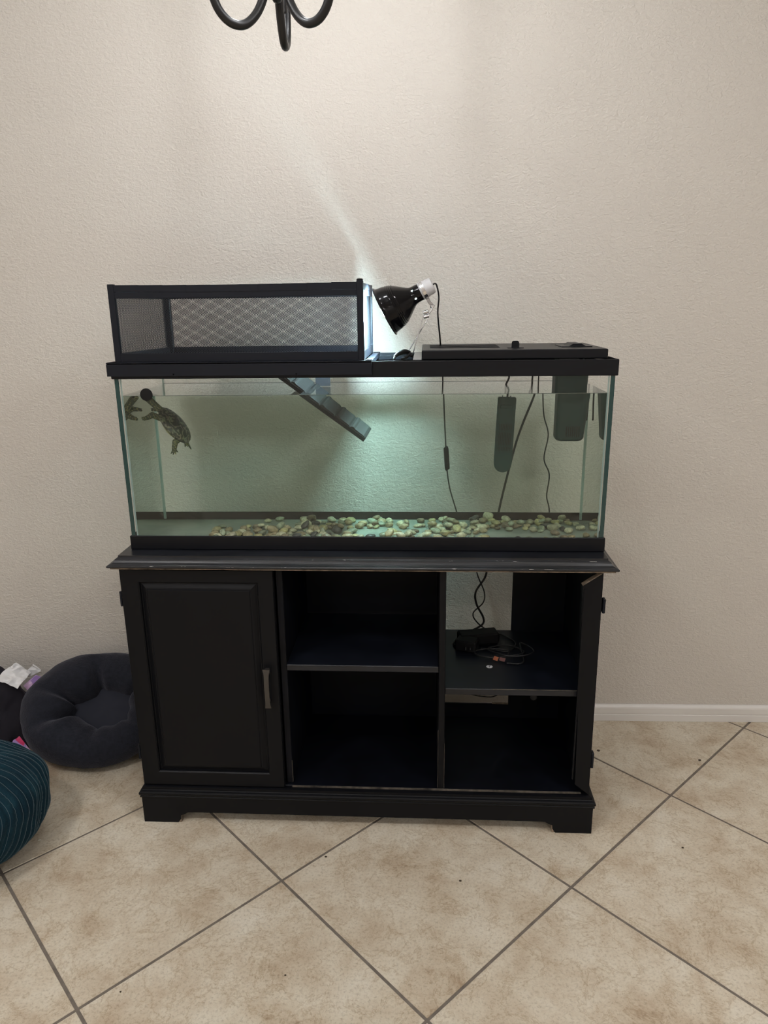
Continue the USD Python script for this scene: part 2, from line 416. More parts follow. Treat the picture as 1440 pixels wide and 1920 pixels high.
# ------------------------------------------------------------------ cabinet
FV = -.0577                      # front plane of the doors
cab = thing('cabinet', 'black wooden cabinet with open shelves, one raised-panel door and the aquarium on top', 'cabinet', (-.008, .13, 0))
CL, CR, BK = -.628, .604, .325


def rect(o, z):
    a, b, c, d = -.652 + o, .6345 - o, -.0757 + o, .335 - o * .2
    return np.array([(a, c, z), (b, c, z), (b, d, z), (a, d, z)])


part(cab, 'top_board', loft([rect(.006, .7665), rect(.0015, .7672), rect(.0, .769), rect(.0, .7718), rect(.0022, .7738), rect(.0035, .7745), rect(.0075, .7755), rect(.0125, .7785), rect(.0160, .7826), rect(.0172, .7858), rect(.0195, .7868), rect(.0235, .7895), rect(.024, .794)]), MAT['black_top'])
part(cab, 'raw_underside_edge', bx(-.645, .6275, -.069, .32, .7625, .7664, 0), MAT['raw_edge'], label='bare wood strip under the black top')
part(cab, 'side_panel', bx(CL, CL + .018, -.038, BK, .1, .7624), MAT['black_paint'])
part(cab, 'side_panel', bx(CR - .018, CR, -.038, BK, .1, .7624), MAT['black_paint'])
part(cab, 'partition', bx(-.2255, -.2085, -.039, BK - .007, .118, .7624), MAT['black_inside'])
part(cab, 'partition', bx(.1955, .2125, -.050, BK - .007, .118, .7624), MAT['black_paint'])
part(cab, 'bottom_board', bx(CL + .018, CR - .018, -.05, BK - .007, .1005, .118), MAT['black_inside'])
part(cab, 'raw_front_edge', bx(-.2085, .585, -.0523, -.0501, .1135, .1188, 0), MAT['raw_dark'], label='thin line of bare wood along the front of the bottom board')
for b in ((.1948, .1957, -.0508, -.048, .122, .30), (.2122, .2131, -.0508, -.048, .122, .26), (-.2088, -.2078, -.0402, -.037, .122, .19)):
    part(cab, 'raw_partition_edge', bx(*b, 0), MAT['raw_dark'])
part(cab, 'shelf', bx(-.2085, .1955, -.044, BK - .03, .4690, .4868), MAT['black_shelf'])
part(cab, 'shelf', bx(.2125, .586, -.044, .3225, .4055, .4238), MAT['black_shelf'])
part(cab, 'raw_shelf_edge', bx(.335, .585, -.0446, -.0425, .4232, .4244, 0), MAT['raw_dark'])
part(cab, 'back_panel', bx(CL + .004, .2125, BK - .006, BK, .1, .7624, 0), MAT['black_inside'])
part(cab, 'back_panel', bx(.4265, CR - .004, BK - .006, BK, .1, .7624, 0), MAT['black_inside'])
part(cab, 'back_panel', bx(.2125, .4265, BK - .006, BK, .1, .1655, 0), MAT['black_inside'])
part(cab, 'raw_back_edge', bx(.375, .4265, BK - .0062, BK + .0002, .1655, .1685, 0), MAT['raw_edge'])
part(cab, 'cam_cap', moved(cat(lathe([(0, 0), (.0105, 0), (.0105, .0025), (.0075, .0034), (.0035, .0028), (0, .0028)], 24)), frame_to((0, -1, 0), (.506, BK - .0062, .193))), plain('grey_cap', (.10, .10, .10), .5))
# base with bracket feet
a0, a1 = -.6345, .6165
foot = lambda x, s: [(x, 0), (x + s * .098, 0), (x + s * .106, .012), (x + s * .107, .024), (x + s * .118, .028), (x + s * .128, .0345), (x + s * .150, .0350)]
apron = sg.Polygon(foot(a0, 1) + foot(a1, -1)[::-1] + [(a1, .082), (a0, .082)])
part(cab, 'base_apron', front_poly(apron, -.0685, -.0505), MAT['black_paint'])
for x in (a0 + .1005, a1 - .1075):
    part(cab, 'raw_foot_edge', bx(x, x + .007, -.0675, -.0515, .0005, .0235, 0), MAT['raw_edge'])
side = sg.Polygon([(-.0505, 0), (.05, 0), (.065, .035), (.22, .035), (.235, 0), (BK, 0), (BK, .082), (-.0505, .082)])
for x in (a0 + .001, a1 - .017):
    T = np.array([[0, 0, 1.0, x], [1, 0, 0, 0], [0, 1, 0, 0], [0, 0, 0, 1]])
    part(cab, 'base_side', extrude(side, .016, T), MAT['black_paint'])


def ring3(o, z):
    return np.array([(a0 - o, -.0685 - o, z), (a1 + o, -.0685 - o, z), (a1 + o, BK, z), (a0 - o, BK, z)])


part(cab, 'base_moulding', loft([ring3(.000, .0815), ring3(.003, .0825), ring3(.0035, .0865), ring3(.0015, .0880), ring3(.0035, .0900), ring3(.0055, .0940), ring3(.0052, .0980), ring3(.0030, .1015), ring3(-.002, .1030), ring3(-.0035, .1050), ring3(-.0038, .1125), ring3(-.010, .1135)]), MAT['black_paint'])


# the door on the left: frame, raised field, pull, hinges
def pl(x0, x1, z0, z1):
    return sg.box(x0, z0, x1, z1)


DL, DR, DB, DT = -.6285, -.2290, .1150, .7580
IL, IR, IB, IT = -.5795, -.2715, .1595, .7215
fr = [np.array([(DL + o, FV + d, DB + o), (DR - o, FV + d, DB + o), (DR - o, FV + d, DT - o), (DL + o, FV + d, DT - o)]) for o, d in ((0, .0185), (0, .002), (.0015, 0))]
inn = [np.array([(IL + o, FV + d, IB + o), (IR - o, FV + d, IB + o), (IR - o, FV + d, IT - o), (IL + o, FV + d, IT - o)]) for o, d in ((-.003, 0), (0, .003), (.001, .009), (.001, .0185))]
rings = fr + inn
v = np.vstack(rings); f = []
for i in range(len(rings)):
    k = (i + 1) % len(rings)
    for j in range(4):
        n = (j + 1) % 4
        f += [(i * 4 + j, i * 4 + n, k * 4 + n), (i * 4 + j, k * 4 + n, k * 4 + j)]
door = part(cab, 'door', trimesh.Trimesh(v, f, process=False), MAT['black_paint'])
fld = lambda o, d: np.array([(IL + .0005 + o, FV + d, IB + .0005 + o), (IR - .0005 - o, FV + d, IB + .0005 + o), (IR - .0005 - o, FV + d, IT - .0005 - o), (IL + .0005 + o, FV + d, IT - .0005 - o)])
part(door, 'raised_panel', loft([fld(0, .016), fld(0, .0088), fld(.0035, .0088), fld(.0145, .0035), fld(.0185, .0025), fld(.0195, .0008), fld(.0215, .0003)]), MAT['black_paint'])
hx = -.2565
bow = [(hx, FV - .020 - .006 * math.sin(math.pi * t), .375 + t * .113) for t in np.linspace(0, 1, 13)]
bar = []
for k, (x, y, z) in enumerate(bow):
    t = k / 12
    w = .0062 + .0035 * max(0, (t - .8) / .2) ** 2 + .002 * max(0, (.2 - t) / .2) ** 2
    bar.append(np.array([(x - w, y, z), (x + w, y, z), (x + w, y + .004, z), (x - w, y + .004, z)]))
part(door, 'handle', cat(loft(bar), bx(hx - .004, hx + .004, FV - .021, FV, .386, .394), bx(hx - .006, hx + .006, FV - .021, FV, .470, .4845)), MAT['pewter'], label='dark pewter bar pull')
for z0, z1 in ((.655, .695), (.196, .240)):
    part(door, 'hinge', cat(bx(DL - .0055, DL - .0002, FV + .003, FV + .0186, z0, z1), moved(lathe([(0, 0), (.0035, 0), (.0035, z1 - z0), (0, z1 - z0)], 12), frame_to((0, 0, 1), (DL - .0035, FV + .0045, z0)))), MAT['metal_black'])
# what is left of the right-hand door: one stile with mitred ends
SL, SR, SB, STT = .556, .6035, .1165, .7572
st = sg.Polygon([(SL + .010, SB + .031), (SR + .001, SB), (SR - .003, STT), (SL - .004, STT - .034)])
sm = front_poly(st, FV, FV + .019)
stile = part(cab, 'door_stile', sm, MAT['black_paint'], label='lone door stile with mitred raw ends')
ew = np.array([SL - .004, 0, STT - .034]); ee = np.array([SR - .003, 0, STT])
nrm = np.array([-(ee - ew)[2], 0, (ee - ew)[0]]); nrm /= np.linalg.norm(nrm)
part(stile, 'raw_mitre', hull([p + n * nrm + np.array([0, y, 0]) for p in (ew, ee) for n in (.0, .0016) for y in (FV + .001, FV + .018)]), MAT['raw_edge'], label='bare wood mitre')
part(stile, 'lip', bx(SL - .0005, SL + .0035, FV - .002, FV + .004, .165, .715, 0), MAT['black_paint'])
for z0, z1 in ((.648, .687), (.197, .244)):
    part(stile, 'hinge', bx(SR + .0015, SR + .0085, FV + .002, FV + .018, z0, z1), MAT['metal_black'])

# ------------------------------------------------------------------ aquarium
TW, TD = .608, .312
tank = thing('aquarium', 'long rectangular glass aquarium with black plastic rims standing on the cabinet', 'aquarium', (0, .156, .794))


def frame_ring(w, v0, v1, z0, z1, lip, t):
    outer = bx(-w, w, v0, v1, z0, z1, .0015)
    hole = bx(-w + t, w - t, v0 + t, v1 - t, z0 - .01, z1 + .01, 0)
    return man(outer) - man(hole)


def pane(m, inner):
    """a pane without the face that touches the water: there glass and water do not mirror"""
    return trimesh.Trimesh(m.vertices, m.faces[(m.face_normals @ np.array(inner, float)) < .9], process=False)


part(tank, 'bottom_rim', frame_ring(.6125, -.0035, TD + .0035, .7943, .8312, 0, .0042), MAT['plastic'])
part(tank, 'top_rim', (man(frame_ring(.6140, -.0048, TD + .0048, 1.2360, 1.2742, 0, .0046)) + man(frame_ring(.6130, -.004, TD + .004, 1.2565, 1.2650, 0, .024))), MAT['plastic'])
part(tank, 'centre_brace', bx(-.013, .013, .02, TD - .02, 1.257, 1.2645), MAT['plastic'])
for nm, b in (('front_pane', (-TW, TW, 0, .006)), ('back_pane', (-TW, TW, TD - .006, TD))):
    part(tank, nm, pane(bx(*b, .8125, 1.2561, 0), (0, 1, 0) if b[2] == 0 else (0, -1, 0)), MAT['glass'])
for sx in (-1, 1):
    part(tank, 'side_pane', pane(bx(sx * (TW - .0105), sx * TW, .0063, TD - .0063, .8125, 1.2561, 0), (-sx, 0, 0)), MAT['glass'])
    part(tank, 'glass_edge', bx(sx * (TW - .0100), sx * TW, -.0004, .0018, .832, 1.2355, 0), MAT['glass_edge'], label='green polished edge of the glass')
    for v0, v1 in ((.0061, .0072), (TD - .0125, TD - .0068)):
        part(tank, 'silicone_seam', bx(sx * (TW - .0145), sx * (TW - .0108), v0, v1, .8128, 1.255, 0), MAT['silicone'])
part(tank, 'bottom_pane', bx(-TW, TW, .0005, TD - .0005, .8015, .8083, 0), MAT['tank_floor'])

WL = 1.1935
wt = thing('water', 'greenish water filling the aquarium to just below the rim', 'water', (0, .156, .809), kind='stuff')
for v0, v1 in ((.0062, .0073), (TD - .0073, TD - .0064)):
    part(wt, 'meniscus', bx(-.5965, .5965, v0, v1, WL - .0004, WL + .0007, 0), plain('waterline_film_%d' % int(v0 * 1e4), (.10, .115, .10), .3))
part(wt, 'body', bx(-.5968, .5968, .0075, TD - .0075, .8088, WL, 0), MAT['water'])

# the black disc stuck on the front pane
dsc = thing('suction_disc', 'round black disc stuck to the front glass above the turtle', 'disc', (-.5305, -.002, 1.1975))
part(dsc, 'disc', moved(lathe([(0, 0), (.0150, 0), (.0156, .0012), (.0150, .0038), (.0135, .0045), (0, .0046)], 40), frame_to((0, -1, 0), (-.5305, -.0004, 1.1975))), MAT['matte_black'], smooth=35)

# ------------------------------------------------------------------ pebbles on the tank floor
tones = {'cream': (.42, .39, .27), 'tan': (.27, .22, .13), 'grey_green': (.22, .24, .17), 'brown': (.16, .125, .08), 'dark': (.045, .045, .042), 'yellowish': (.34, .30, .15)}
PM = {}
for k, c in tones.items():
    PM[k] = usdkit.material(stage, L('pebble_' + k), {
        'g': ('texture_coordinate', {}), 'o': ('object_info', {}), 'n': ('noise_texture', {'scale': 95.0, 'detail': 4.0, 'distortion': 1.0}),
        'r': ('rgb_ramp', {'ramp': [(.3, tuple(x * .55 for x in c)), (.5, c), (.75, tuple(min(.8, x * 1.4) for x in c))]}),
        'h': ('hsv', {}), 'm': ('map_range', {'to_min': .7, 'to_max': 1.3}), 'p': ('principled_bsdf', {'roughness': .45})},
        [('g.object', 'n.vector'), ('n.fac', 'r.fac'), ('r.color', 'h.color'), ('o.random', 'm.value'), ('m.result', 'h.value'), ('h.color', 'p.base_color')], surface='p.BSDF')
shapes = []
for k in range(9):
    m = trimesh.creation.icosphere(2, 1.0)
    d = 1 + .30 * (meshkit.noise(m.vertices * 1.3 + 9 * k, k) - .5) + .10 * (meshkit.noise(m.vertices * 3 + 5 * k, k + 40) - .5)
    m.vertices *= d[:, None]
    shapes.append(m)


def density(u, v):
    """how thick the gravel lies: three loose heaps with bare glass between them and at the left end"""
    if u < -.415 or u > .582:
        return 0
    d = .85
    if u < -.2:
        d = 1.0 if ((u + .30) / .13) ** 2 + ((v - .09) / .09) ** 2 < 1 else (.5 if v < .2 else .12)
        if u < -.30 and v > .2: d = .15
    if -.2 <= u < -.02: d = .8 if v < .21 else .55
    if ((u - .015) / .065) ** 2 + ((v - .13) / .055) ** 2 < 1: d = .05
    if ((u - .12) / .05) ** 2 + ((v - .16) / .03) ** 2 < 1: d = .1
    if ((u - .40) / .11) ** 2 + ((v - .105) / .060) ** 2 < 1: d = .03
    if u > .30 and v < .05: d = .5
    if u > .50: d *= .85
    return d


pp, tries = [], 0
tone_names = list(tones); tone_p = [.22, .25, .21, .12, .06, .14]
while len(pp) < 262 and tries < 60000:
    tries += 1
    u, v = rng.uniform(-.42, .585), rng.uniform(.022, .292)
    if rng.random() > density(u, v):
        continue
    a = rng.uniform(.0095, .0165); b = a * rng.uniform(.65, .9); c = a * rng.uniform(.42, .62)
    lev = 0
    near = [(q, math.hypot(u - q[0], v - q[1])) for q in pp]
    if any(d < .80 * (a + q[3]) * .93 for q, d in near):
        # a second layer only where it can rest on at least two stones
        under = [q for q, d in near if d < .95 * (a + q[3]) * .93]
        if len(under) < 2 or any(q[7] for q in under) or len(pp) < 170 or any(d < .55 * q[3] for q, d in near):
            continue
        lev = 1
    z = .0084 + .80 + c * .93 if not lev else .0084 + .80 + float(np.mean([q[5] for q in under])) * 1.55 + c * .62
    pp.append((u, v, z, a, b, c, rng.choice(tone_names, p=tone_p), lev))
word = {'cream': 'cream', 'tan': 'tan', 'grey_green': 'grey-green', 'brown': 'brown', 'dark': 'blackish', 'yellowish': 'yellowish'}
nth = 'first second third fourth fifth sixth seventh eighth ninth tenth eleventh twelfth thirteenth fourteenth fifteenth sixteenth seventeenth eighteenth nineteenth twentieth'.split()
nth += ['twenty-' + w for w in nth[:9]] + ['thirtieth'] + ['thirty-' + w for w in nth[:9]]
count = {}
for (u, v, z, a, b, c, tn, lev) in sorted(pp):
    m = shapes[rng.integers(len(shapes))].copy()
    m.vertices = m.vertices * [a, b, c]
    m.apply_transform(trimesh.transformations.euler_matrix(rng.normal(0, .16 + .2 * lev), rng.normal(0, .16 + .2 * lev), rng.uniform(0, 6.28)))
    row = 'front' if v < .105 else 'middle' if v < .2 else 'rear'
    k = count[tn, row, lev] = count.get((tn, row, lev), 0) + 1
    lab = f'{word[tn]} river pebble {"on top of others" if lev else "on the tank floor"}, {row} row, {nth[k - 1]} {word[tn]} from the left'
    t = thing('pebble', lab, 'pebble', (u, v, z - c), group='river pebbles in the aquarium')
    part(t, 'stone', shift(m, np.array([u, v, z])), PM[tn], smooth=True)

# ------------------------------------------------------------------ basking box on the tank
box = thing('basking_box', 'black metal mesh basking box sitting on the left half of the aquarium', 'basking box', (-.295, .15, 1.2435))
MB = MAT['metal_black']
# tray that grips the rim
part(box, 'tray_front', front_poly(sg.box(-.6190, 1.2435, .0297, 1.2720).difference(sg.Point(-.4536, 1.2474).buffer(.0020)).difference(sg.Point(-.1524, 1.2466).buffer(.0020)), -.0135, -.0115), MB)
part(box, 'tray_front_top', bx(-.6190, .0297, -.0135, .0230, 1.2742, 1.2762, .0004), MB)
part(box, 'tray_back', cat(bx(-.6190, .0297, .2950, .3265, 1.2742, 1.2762, .0004), bx(-.6190, .0297, .3245, .3265, 1.2435, 1.2762, .0004)), MB)
part(box, 'tray_side', cat(bx(-.6190, -.5960, -.0115, .3245, 1.2742, 1.2762, .0004), bx(-.6190, -.6170, -.0115, .3245, 1.2435, 1.2762, .0004)), MB)
part(box, 'tray_side', cat(bx(.0135, .0297, -.0115, .3245, 1.2742, 1.2762, .0004), bx(.0277, .0297, -.0115, .3245, 1.2643, 1.2742, 0)), MB)
B0, B1, BT = 1.2764, 1.2970, 1.4585
FL, FRR = np.array([-.6020, .0030]), np.array([.0115, .0030])
BL, BR = np.array([-.5680, .2900]), np.array([.0125, .2950])
ps = .0155


def post(p, du, dv, z1):
    return bx(p[0], p[0] + du, p[1], p[1] + dv, B0, z1, .0008)


part(box, 'post', post(FL, ps, .012, BT + .0005), MB)
part(box, 'post', post(FRR, -ps, .014, BT + .0015), MB)
part(box, 'post', post(BL, .0205, -.014, BT - .003), MB)
part(box, 'post', post(BR, -ps, -.014, BT - .003), MB)
part(box, 'corner_cap', moved(lathe([(0, 0), (.0068, 0), (.0078, .0010), (.0078, .0026), (.0060, .0040), (0, .0046)], 24), frame_to((0, 0, 1), (.0035, .0105, BT + .0016))), MAT['plastic'], smooth=35)


def rail(p, q, z0, z1, t, inset=0.0):
    p, q = np.asarray(p, float), np.asarray(q, float)
    d = (q - p) / np.linalg.norm(q - p); n = np.array([-d[1], d[0]])
    pts = []
    for e in (p + n * inset, q + n * inset):
        for s in (0, t):
            for z in (z0, z1):
                pts.append((*(e + n * s), z))
    return hull(pts)


E = {'front': (FL + [ps, .0012], FRR + [-ps, .0012]), 'back': (BR + [-ps, -.0015], BL + [.0205, -.0015]), 'left': (BL + [.001, -.014], FL + [.001, .012]), 'right': (FRR + [-.001, .014], BR + [-.001, -.014])}
for k, (p, q) in E.items():
    part(box, 'bottom_rail', rail(p, q, B0 + .0004, B1, .010), MB)
    part(box, 'top_rail', rail(p, q, 1.4262, 1.4398, .010), MB)


def mesh_panel(o, eu, ev, W, Hh, t=.0007, w=.00078, pu=.0066, pv=.0037):
    """expanded metal: two families of diagonal strands, every strand a thin bar"""
    o, eu, ev = (np.asarray(x, float) for x in (o, eu, ev)); n = np.cross(eu, ev)
    ms_v, ms_f, cnt = [], [], 0
    for sg_ in (1, -1):
        k0, k1 = (-Hh / pv, W / pu) if sg_ == 1 else (0, W / pu + Hh / pv)
        for k in range(math.floor(k0), math.ceil(k1) + 1):
            # s / pu - sg * t / pv = k
            pts = []
            for tt in (0, Hh):
                s = pu * (k + .5 + sg_ * tt / pv)
                pts.append((s, tt))
            (s0, t0), (s1, t1) = pts
            lo, hi = 0., 1.
            ds = s1 - s0
            a, b = (0 - s0) / ds, (W - s0) / ds
            lo, hi = max(lo, min(a, b)), min(hi, max(a, b))
            if hi - lo < 1e-3:
                continue
            A = o + eu * (s0 + lo * ds) + ev * (t0 + lo * (t1 - t0)); B = o + eu * (s0 + hi * ds) + ev * (t0 + hi * (t1 - t0))
            d = (B - A) / np.linalg.norm(B - A); m = np.cross(n, d)
            off = n * (.0004 * sg_)
            for e in (A, B):
                for x, y in ((-1, -1), (1, -1), (1, 1), (-1, 1)):
                    ms_v.append(e + off + m * x * w / 2 + n * y * t / 2)
            q = [(0, 1, 5, 4), (1, 2, 6, 5), (2, 3, 7, 6), (3, 0, 4, 7)]
            for a_, b_, c_, d_ in q:
                ms_f += [(cnt + a_, cnt + b_, cnt + c_), (cnt + a_, cnt + c_, cnt + d_)]
            cnt += 8
    return trimesh.Trimesh(np.array(ms_v), np.array(ms_f), process=False)


for k, (p, q) in E.items():
    W = np.linalg.norm(q - p); d = (q - p) / W; n = np.array([-d[1], d[0]])
    part(box, 'mesh_panel', mesh_panel((*(p + n * .004), B1 - .002), (*d, 0), (0, 0, 1), W, 1.4290 - B1 + .002), MAT['mesh_black'], kind='stuff', label='diamond wire mesh')
# lid: a slightly bowed frame with mesh
lid = part(box, 'lid', cat(*[rail((a, FL[1] + .0002), (b, FL[1] + .0002), 1.4412 + s0, BT - .0015 + s0, .0115) for a, b, s0 in [(x, x + .0591, -.0022 * math.sin(math.pi * (x + .5865 + .03) / .591)) for x in np.linspace(-.5863, -.0632, 10)]],
                           rail(BR + [-ps, 0], BL + [.02, 0], 1.4405, BT - .004, .010), rail(BL + [.0, -.014], FL + [0, .0125], 1.4405, BT - .002, .012), rail(FRR + [0, .0145], BR + [0, -.014], 1.4405, BT - .004, .011)), MB)
part(lid, 'lid_mesh', mesh_panel((-.592, .012, 1.4455), (1, 0, 0), (0, 1, 0), .592, .272), MAT['mesh_black'], kind='stuff')
part(box, 'floor_plate', cat(bx(-.590, -.215, .014, .284, 1.2768, 1.2795, .0005), bx(-.215, .002, .225, .284, 1.2768, 1.2795, .0005)), MB)

# ramp that leads from the box into the water
rp = thing('ramp', 'ridged grey plastic ramp slanting from the basking box into the water', 'ramp', (-.1, .14, 1.08))
A = np.array([-.2640, .095, 1.2715]); Bp = np.array([.0010, .1000, 1.0740])
ax = (Bp - A); Lr = np.linalg.norm(ax); ax /= Lr
up = np.cross((0, 1.0, 0), ax); up = up if up[2] > 0 else -up
across = np.array([0, 1.0, 0]) * .985 + up * .17; across /= np.linalg.norm(across)
up = np.cross(ax, across); up = up if up[2] > 0 else -up
nseg = 7


def rpt(s, w, h):
    return A + ax * s + across * w + up * h


part(rp, 'board', loft([np.array([rpt(s, 0, -.010), rpt(s, .100, -.010), rpt(s, .100, 0), rpt(s, 0, 0)]) for s in (0, Lr)]), MAT['matte_black'])
for k in range(nseg):
    s0, s1 = Lr * k / nseg, Lr * (k + 1) / nseg
    prof = [(0, .0003), (.1, .0052), (.2, .0062), (.32, .0042), (.9, .0032), (1, .0006)]
    part(rp, 'tread', loft([np.array([rpt(s0 + t * (s1 - s0), .002, 0), rpt(s0 + t * (s1 - s0), .099, 0), rpt(s0 + t * (s1 - s0), .099, h), rpt(s0 + t * (s1 - s0), .002, h)]) for t, h in prof]), MAT['ramp'])
part(rp, 'end_lip', loft([np.array([rpt(s, 0, -.010), rpt(s, .1, -.010), rpt(s, .1, h), rpt(s, 0, h)]) for s, h in ((Lr, .003), (Lr + .004, .0)) ]), MAT['ramp'])
part(rp, 'hanger', loft([np.array([(x, y, z) for x in (-.138, -.098) for y, z in ((.195 + d, h),)] + [(x, y, z) for x in (-.098, -.138) for y, z in ((.198 + d, h),)]) for d, h in ((0, 1.195), (.004, 1.262))]), plain('clear_grey_plastic', (.07, .08, .10), .3))

# ------------------------------------------------------------------ clamp lamp
lamp = thing('clamp_lamp', 'black dome clamp lamp with a lit bulb aimed at the basking box', 'lamp', (.113, .14, 1.27))
LA = np.array([.885, -.02, .466]); LA /= np.linalg.norm(LA)
LO = np.array([.0535, .135, 1.3860])
TL = frame_to(LA, LO, (0, 1, 0))
pro = [(.0640, .0), (.0648, .0012), (.0640, .0028), (.0605, .0050), (.0590, .0080), (.0580, .015), (.0568, .022), (.0548, .0285), (.0552, .0305), (.0536, .0325), (.0540, .0350), (.0520, .0370), (.0524, .0395), (.0500, .0415), (.0502, .0440), (.0470, .0475), (.0430, .0535), (.0380, .0605), (.0325, .0675), (.0272, .0745), (.0238, .0800), (.0221, .0840), (.0214, .0885), (.0211, .098), (.0211, .1035)]
hole = {(21, j) for j in (3, 11, 19, 27, 35, 43)}
hole2 = {(21, j) for j in (3, 11, 19, 27, 35, 43)}
sh = part(lamp, 'shade', moved(lathe(pro, 48, hole), TL), MAT['lamp_black'], smooth=40)
part(sh, 'reflector', moved(lathe([(r - .0009, z + (.0003 if i else 0)) for i, (r, z) in enumerate(pro)], 48, hole2), TL), MAT['lamp_white'], smooth=40, label='white inner face of the shade')
part(lamp, 'socket', moved(lathe([(0, .088), (.0195, .088), (.0208, .1036), (.0222, .1040), (.0222, .1170), (.0205, .1205), (.0202, .1330), (.0188, .1372), (.0100, .1392), (0, .1392)], 40), TL), MAT['ceramic'], smooth=35)
bulbp = [(0, -.0060), (.010, -.0050), (.019, -.0015), (.0255, .0050), (.0290, .0140), (.0285, .0230), (.0240, .0350), (.0180, .0470), (.0140, .0580), (.0130, .0880), (0, .0882)]
part(lamp, 'bulb', moved(lathe(bulbp, 32), TL), MAT['bulb_cool'], smooth=True, label='lit cool white bulb')
# bracket strap, swivel, wire arms, rubber-tipped clamp
c0 = LO + LA * .1115
side_ = np.cross(LA, (0, 1, 0)); side_ /= np.linalg.norm(side_)
if side_[2] > 0: side_ = -side_
strap = []
for t in np.linspace(-2.2, .45, 16):
    strap.append(c0 + .0232 * (math.cos(t) * side_ + math.sin(t) * np.array([0, 1.0, 0])))
strap = [c0 + .0236 * (math.cos(t) * side_ + math.sin(t) * np.array([0, 1.0, 0])) for t in np.linspace(-2.6, 0, 16)] + [c0 + side_ * .033, c0 + side_ * .046 + LA * .004]
wdt = LA * .0042
rings_ = []
for i, p in enumerate(strap):
    nn = (p - c0); nn /= np.linalg.norm(nn)
    rings_.append(np.array([p - wdt, p + wdt, p + wdt + nn * .0012, p - wdt + nn * .0012]))
part(lamp, 'bracket', loft(rings_), MAT['chrome'])
pv = strap[-1]
pv2 = np.array([.1585, .1155, 1.3765])
part(lamp, 'swivel', cat(tube([pv - LA * .004 + [0, -.006, 0], pv + [0, .006, 0]], .0042, 12, 0), tube([pv + [-.001, -.004, 0], (pv + pv2) / 2 + [.004, -.003, .0], pv2 + [.004, -.003, .002]], .0022, 8), tube([pv2 + [-.006, 0, .006], pv2 + [.006, 0, .010]], .0050, 12, 0), tube([pv2 + [-.005, -.002, -.004], pv2 + [.007, .0, .000]], .0042, 12, 0)), MAT['chrome'], smooth=40)
part(lamp, 'wire_arm', tube([(.1535, .113, 1.3775), (.1265, .100, 1.2850)], .0013, 8, 6), MAT['chrome'], smooth=40)
part(lamp, 'wire_arm', tube([(.1655, .118, 1.3720), (.1170, .112, 1.2930)], .0013, 8, 6), MAT['chrome'], smooth=40)
part(lamp, 'clamp_jaw', cat(tube([[.1180, .100, 1.2880], [.1060, .085, 1.2905], [.0900, .062, 1.2862], [.0815, .045, 1.2800]], [.0042, .0062, .0055, .0040], 10), tube([[.0825, .043, 1.2800], [.0815, .030, 1.2765], [.0815, .0245, 1.2700]], [.0035, .0030, .0022], 10)), MAT['matte_black'], smooth=50, label='black rubber-tipped clamp jaw')
part(lamp, 'clamp_jaw', cat(tube([[.1020, .108, 1.2905], [.1150, .100, 1.2862], [.1245, .085, 1.2790]], [.0040, .0058, .0040], 10), tube([[.1200, .095, 1.2830], [.1090, .070, 1.2775], [.1000, .050, 1.2745]], [.0040, .0040, .0030], 10)), MAT['matte_black'], smooth=50)
e0 = LO + LA * .1385
lc = part(lamp, 'cord', tube([e0 - LA * .004, e0 + LA * .006, [.1865, .140, 1.4465], [.1915, .155, 1.420], [.1895, .165, 1.380], [.1960, .200, 1.320], [.2000, .270, 1.2860], [.2030, .330, 1.2840], [.2050, .344, 1.262], [.2080, .345, 1.200], [.2091, .345, 1.1546], [.2165, .345, 1.012], [.2202, .345, .9536], [.2290, .345, .895], [.2508, .345, .8214], [.2800, .347, .72], [.3160, .346, .640], [.3200, .345, .600], [.3430, .345, .541], [.3400, .345, .505], [.3098, .345, .4688], [.3250, .335, .440], [.3600, .300, .4290], [.4050, .270, .4275], [.430, .22, .4272], [.40, .17, .4275], [.345, .185, .4278], [.322, .176, .432]], .0021, 8, 6), MAT['cord'], smooth=40, label='black power cord')
part(lc, 'inline_switch', tube([[.2158, .345, 1.0145], [.2172, .345, 1.008], [.2210, .345, .956], [.2220, .345, .950]], [.0050, .0075, .0075, .0050], 10, 4), MAT['matte_black'], smooth=40, label='black inline switch on the cord')

# ------------------------------------------------------------------ light hood on the right of the tank
hood = thing('tank_hood', 'black plastic hood with a small handle covering the right half of the aquarium', 'hood', (.37, .15, 1.2744))
part(hood, 'body', bx(.1490, .5915, .0145, .2950, 1.2746, 1.2972, .0022), MAT['plastic'])
part(hood, 'glass_strip', bx(.1280, .1487, .016, .2950, 1.2746, 1.2764, .0003), plain('grey_clear_strip', (.30, .31, .31), .25))
for k in range(5):
    part(hood, 'vent_rib', bx(.170, .345, .105 + .028 * k, .112 + .028 * k, 1.2972, 1.2985, .0005), MAT['plastic'])
hm = front_poly(sg.Polygon([(.3705, 1.2985), (.3705, 1.3085), (.3715, 1.3125), (.3745, 1.3145), (.3850, 1.3145), (.3880, 1.3125), (.3890, 1.3085), (.3890, 1.2985)]), .078, .082)
part(hood, 'handle', cat(hm, bx(.3600, .3990, .066, .094, 1.2970, 1.2987, .0006)), MAT['plastic'], label='small upright black lid handle')
part(hood, 'filter_cover', cat(bx(.495, .570, .090, .190, 1.2970, 1.2992, .0008), hull([(x, y, z) for x, z in ((.515, 1.2990), (.556, 1.2990), (.525, 1.3052), (.545, 1.3052)) for y in (.10, .18)])), MAT['plastic'])
part(hood, 'foot_clip', bx(.1490, .1530, .0135, .03, 1.2746, 1.2800, .0005), MAT['plastic'])

